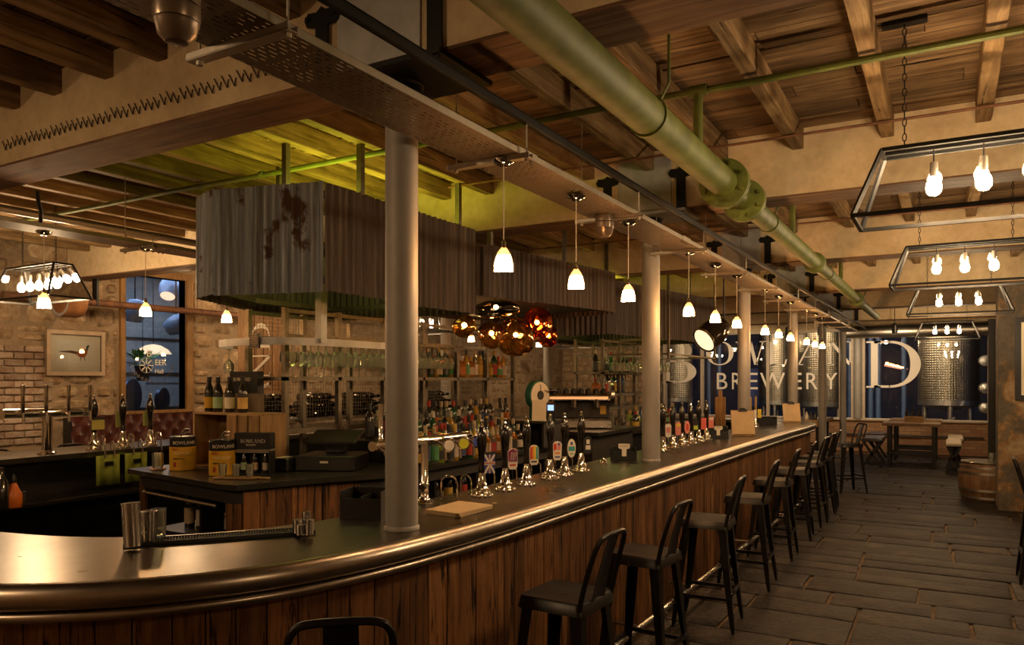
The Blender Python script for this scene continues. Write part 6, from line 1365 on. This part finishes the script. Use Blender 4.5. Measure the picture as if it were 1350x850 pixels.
def bench(x0, x1, y0, y1, z, label, mt):
    t_ = thing('padded_bench', label, 'bench', ((x0 + x1) / 2, (y0 + y1) / 2, 0), group='cross legged benches'); a, b = (x1 - x0) / 2, (y1 - y0) / 2
    MB().cbox(-a, -b, z - .07, a, b, z, .02).build('seat', mt, t_)
    for sy in (-1, 1):
        m = MB()
        for s in (-1, 1): m.tube([(-s * a * .9, sy * (b - .12), 0), (s * a * .8, sy * (b - .12), z - .075)], .024, 4)
        m.build('cross_leg', M['black_iron'], t_, smooth=False)
    return t_
dkl = plain('dark_leather', (.05, .045, .05), .3, coat=.3)
bench(xat(1137, 16.9), xat(1165, 16.9), 16.55, 17.7, .58, 'nearer dark padded bench with cross legs left of the table', dkl); bench(xat(1142, 18.2), xat(1167, 18.2), 18.0, 19.0, .58, 'dark padded bench behind the first one, left of the far table', dkl)
bench(xat(1247, 16.4), xat(1268, 16.4), 16.2, 17.3, .58, 'pale topped bench with cross legs right of the table', M['paperw']); bench(xat(1250, 17.9), xat(1270, 17.9), 17.6, 18.7, .58, 'pale topped bench behind the first one, right of the far table', M['paperw'])
x, y = xat(1205, 17.5), 17.5; t_ = thing('condiment_box', 'pale wooden condiment box with sauce bottles on the nearer high table', 'box', (x, y, TZt + .001)); m = MB(); m.box(-.17, -.09, 0, .17, .09, .012); m.box(-.17, -.09, .012, .17, -.08, .12); m.box(-.17, .08, .012, .17, .09, .12); m.box(-.17, -.08, .012, -.16, .08, .12); m.box(.16, -.08, .012, .17, .08, .12); m.box(-.005, -.08, .012, .005, .08, .12); m.build('box', M['crate_x'], t_, smooth=False)
for k in range(6):
    b_ = (x - .12 + (k % 3) * .12 - .02, y - .035 + (k // 3) * .075, TZt + .0135); h_ = .18 + .05 * (k % 2) + .05 * (k // 3); o = MB().lathe([(.001, 0), (.026, 0), (.026, h_ * .65), (.012, h_ * .8), (.014, h_), (.001, h_)], n=12, close=False).build('sauce_bottle', GL['dark'], None, b_)
    tag(o, 'dark sauce bottle in the pale table box, ' + ['left', 'middle', 'right'][k % 3] + ' of the ' + ['front', 'back'][k // 3] + ' row', 'bottle', 'sauce bottles in the table box')
m = MB().cyl((-2.6, YE - .05, .42), (.7, YE - .05, .42), .018, n=8); tag(m.build('wall_pipe', M['black_iron']), 'thin dark pipe along the brick wall below the glazing', 'pipe')
# barrel by the pier
x, y = .52, 13.07; t_ = thing('barrel_table', 'low cut oak barrel with a shiny round top beside the peeling pier', 'barrel', (x, y, 0)); nst = 24
me = None
for k in range(nst):
    a0, a1 = 2 * pi * k / nst, 2 * pi * (k + 1) / nst - .012; m = MB(); vs = []
    for r_, z in ((.34, 0), (.385, .14), (.40, .28), (.385, .42), (.345, .54)):
        for a in (a0, a1): vs.append((r_ * cos(a), r_ * sin(a), z))
    m.add(vs, [(2 * i, 2 * i + 1, 2 * i + 3, 2 * i + 2) for i in range(4)])
    if me is None: me = m.mesh('stave', wood('oak_stave', (.09, .045, .02), (.20, .11, .05), (.30, .18, .09), 'z', .55))
    ob('stave', me, t_, rz=a0)
MB().lathe([(.336, 0), (.38, .14), (.395, .28), (.38, .42), (.34, .54)], n=32, close=False).build('inner_wall', M['dark'], t_)
for z, r_ in ((.05, .362), (.48, .372), (.16, .394), (.40, .394)): MB().lathe([(r_, z - .018), (r_ + .003, z - .018), (r_ + .003, z + .018), (r_, z + .018)], n=36, close=False).build('hoop', M['galv'], t_)
MB().lathe([(.001, .54), (.36, .54), (.365, .548), (.36, .556), (.001, .556)], n=40, close=False).build('round_top', brushed('hammered_top', (.6, .5, .38), .22, 'o', .7, 1.1, .5), t_)
for k in range(3):
    o = MB().lathe([(.001, 0), (.035, 0), (.04, .13), (.038, .13), (.033, .01)], n=16, close=False).build('tumbler', M['drink'], None, (x + .02 + k * .09, y - .12 + .12 * (k % 2), .557)); tag(o, ['left', 'middle', 'right'][k] + ' clear tumbler on the barrel top', 'glass', 'tumblers on the barrel')
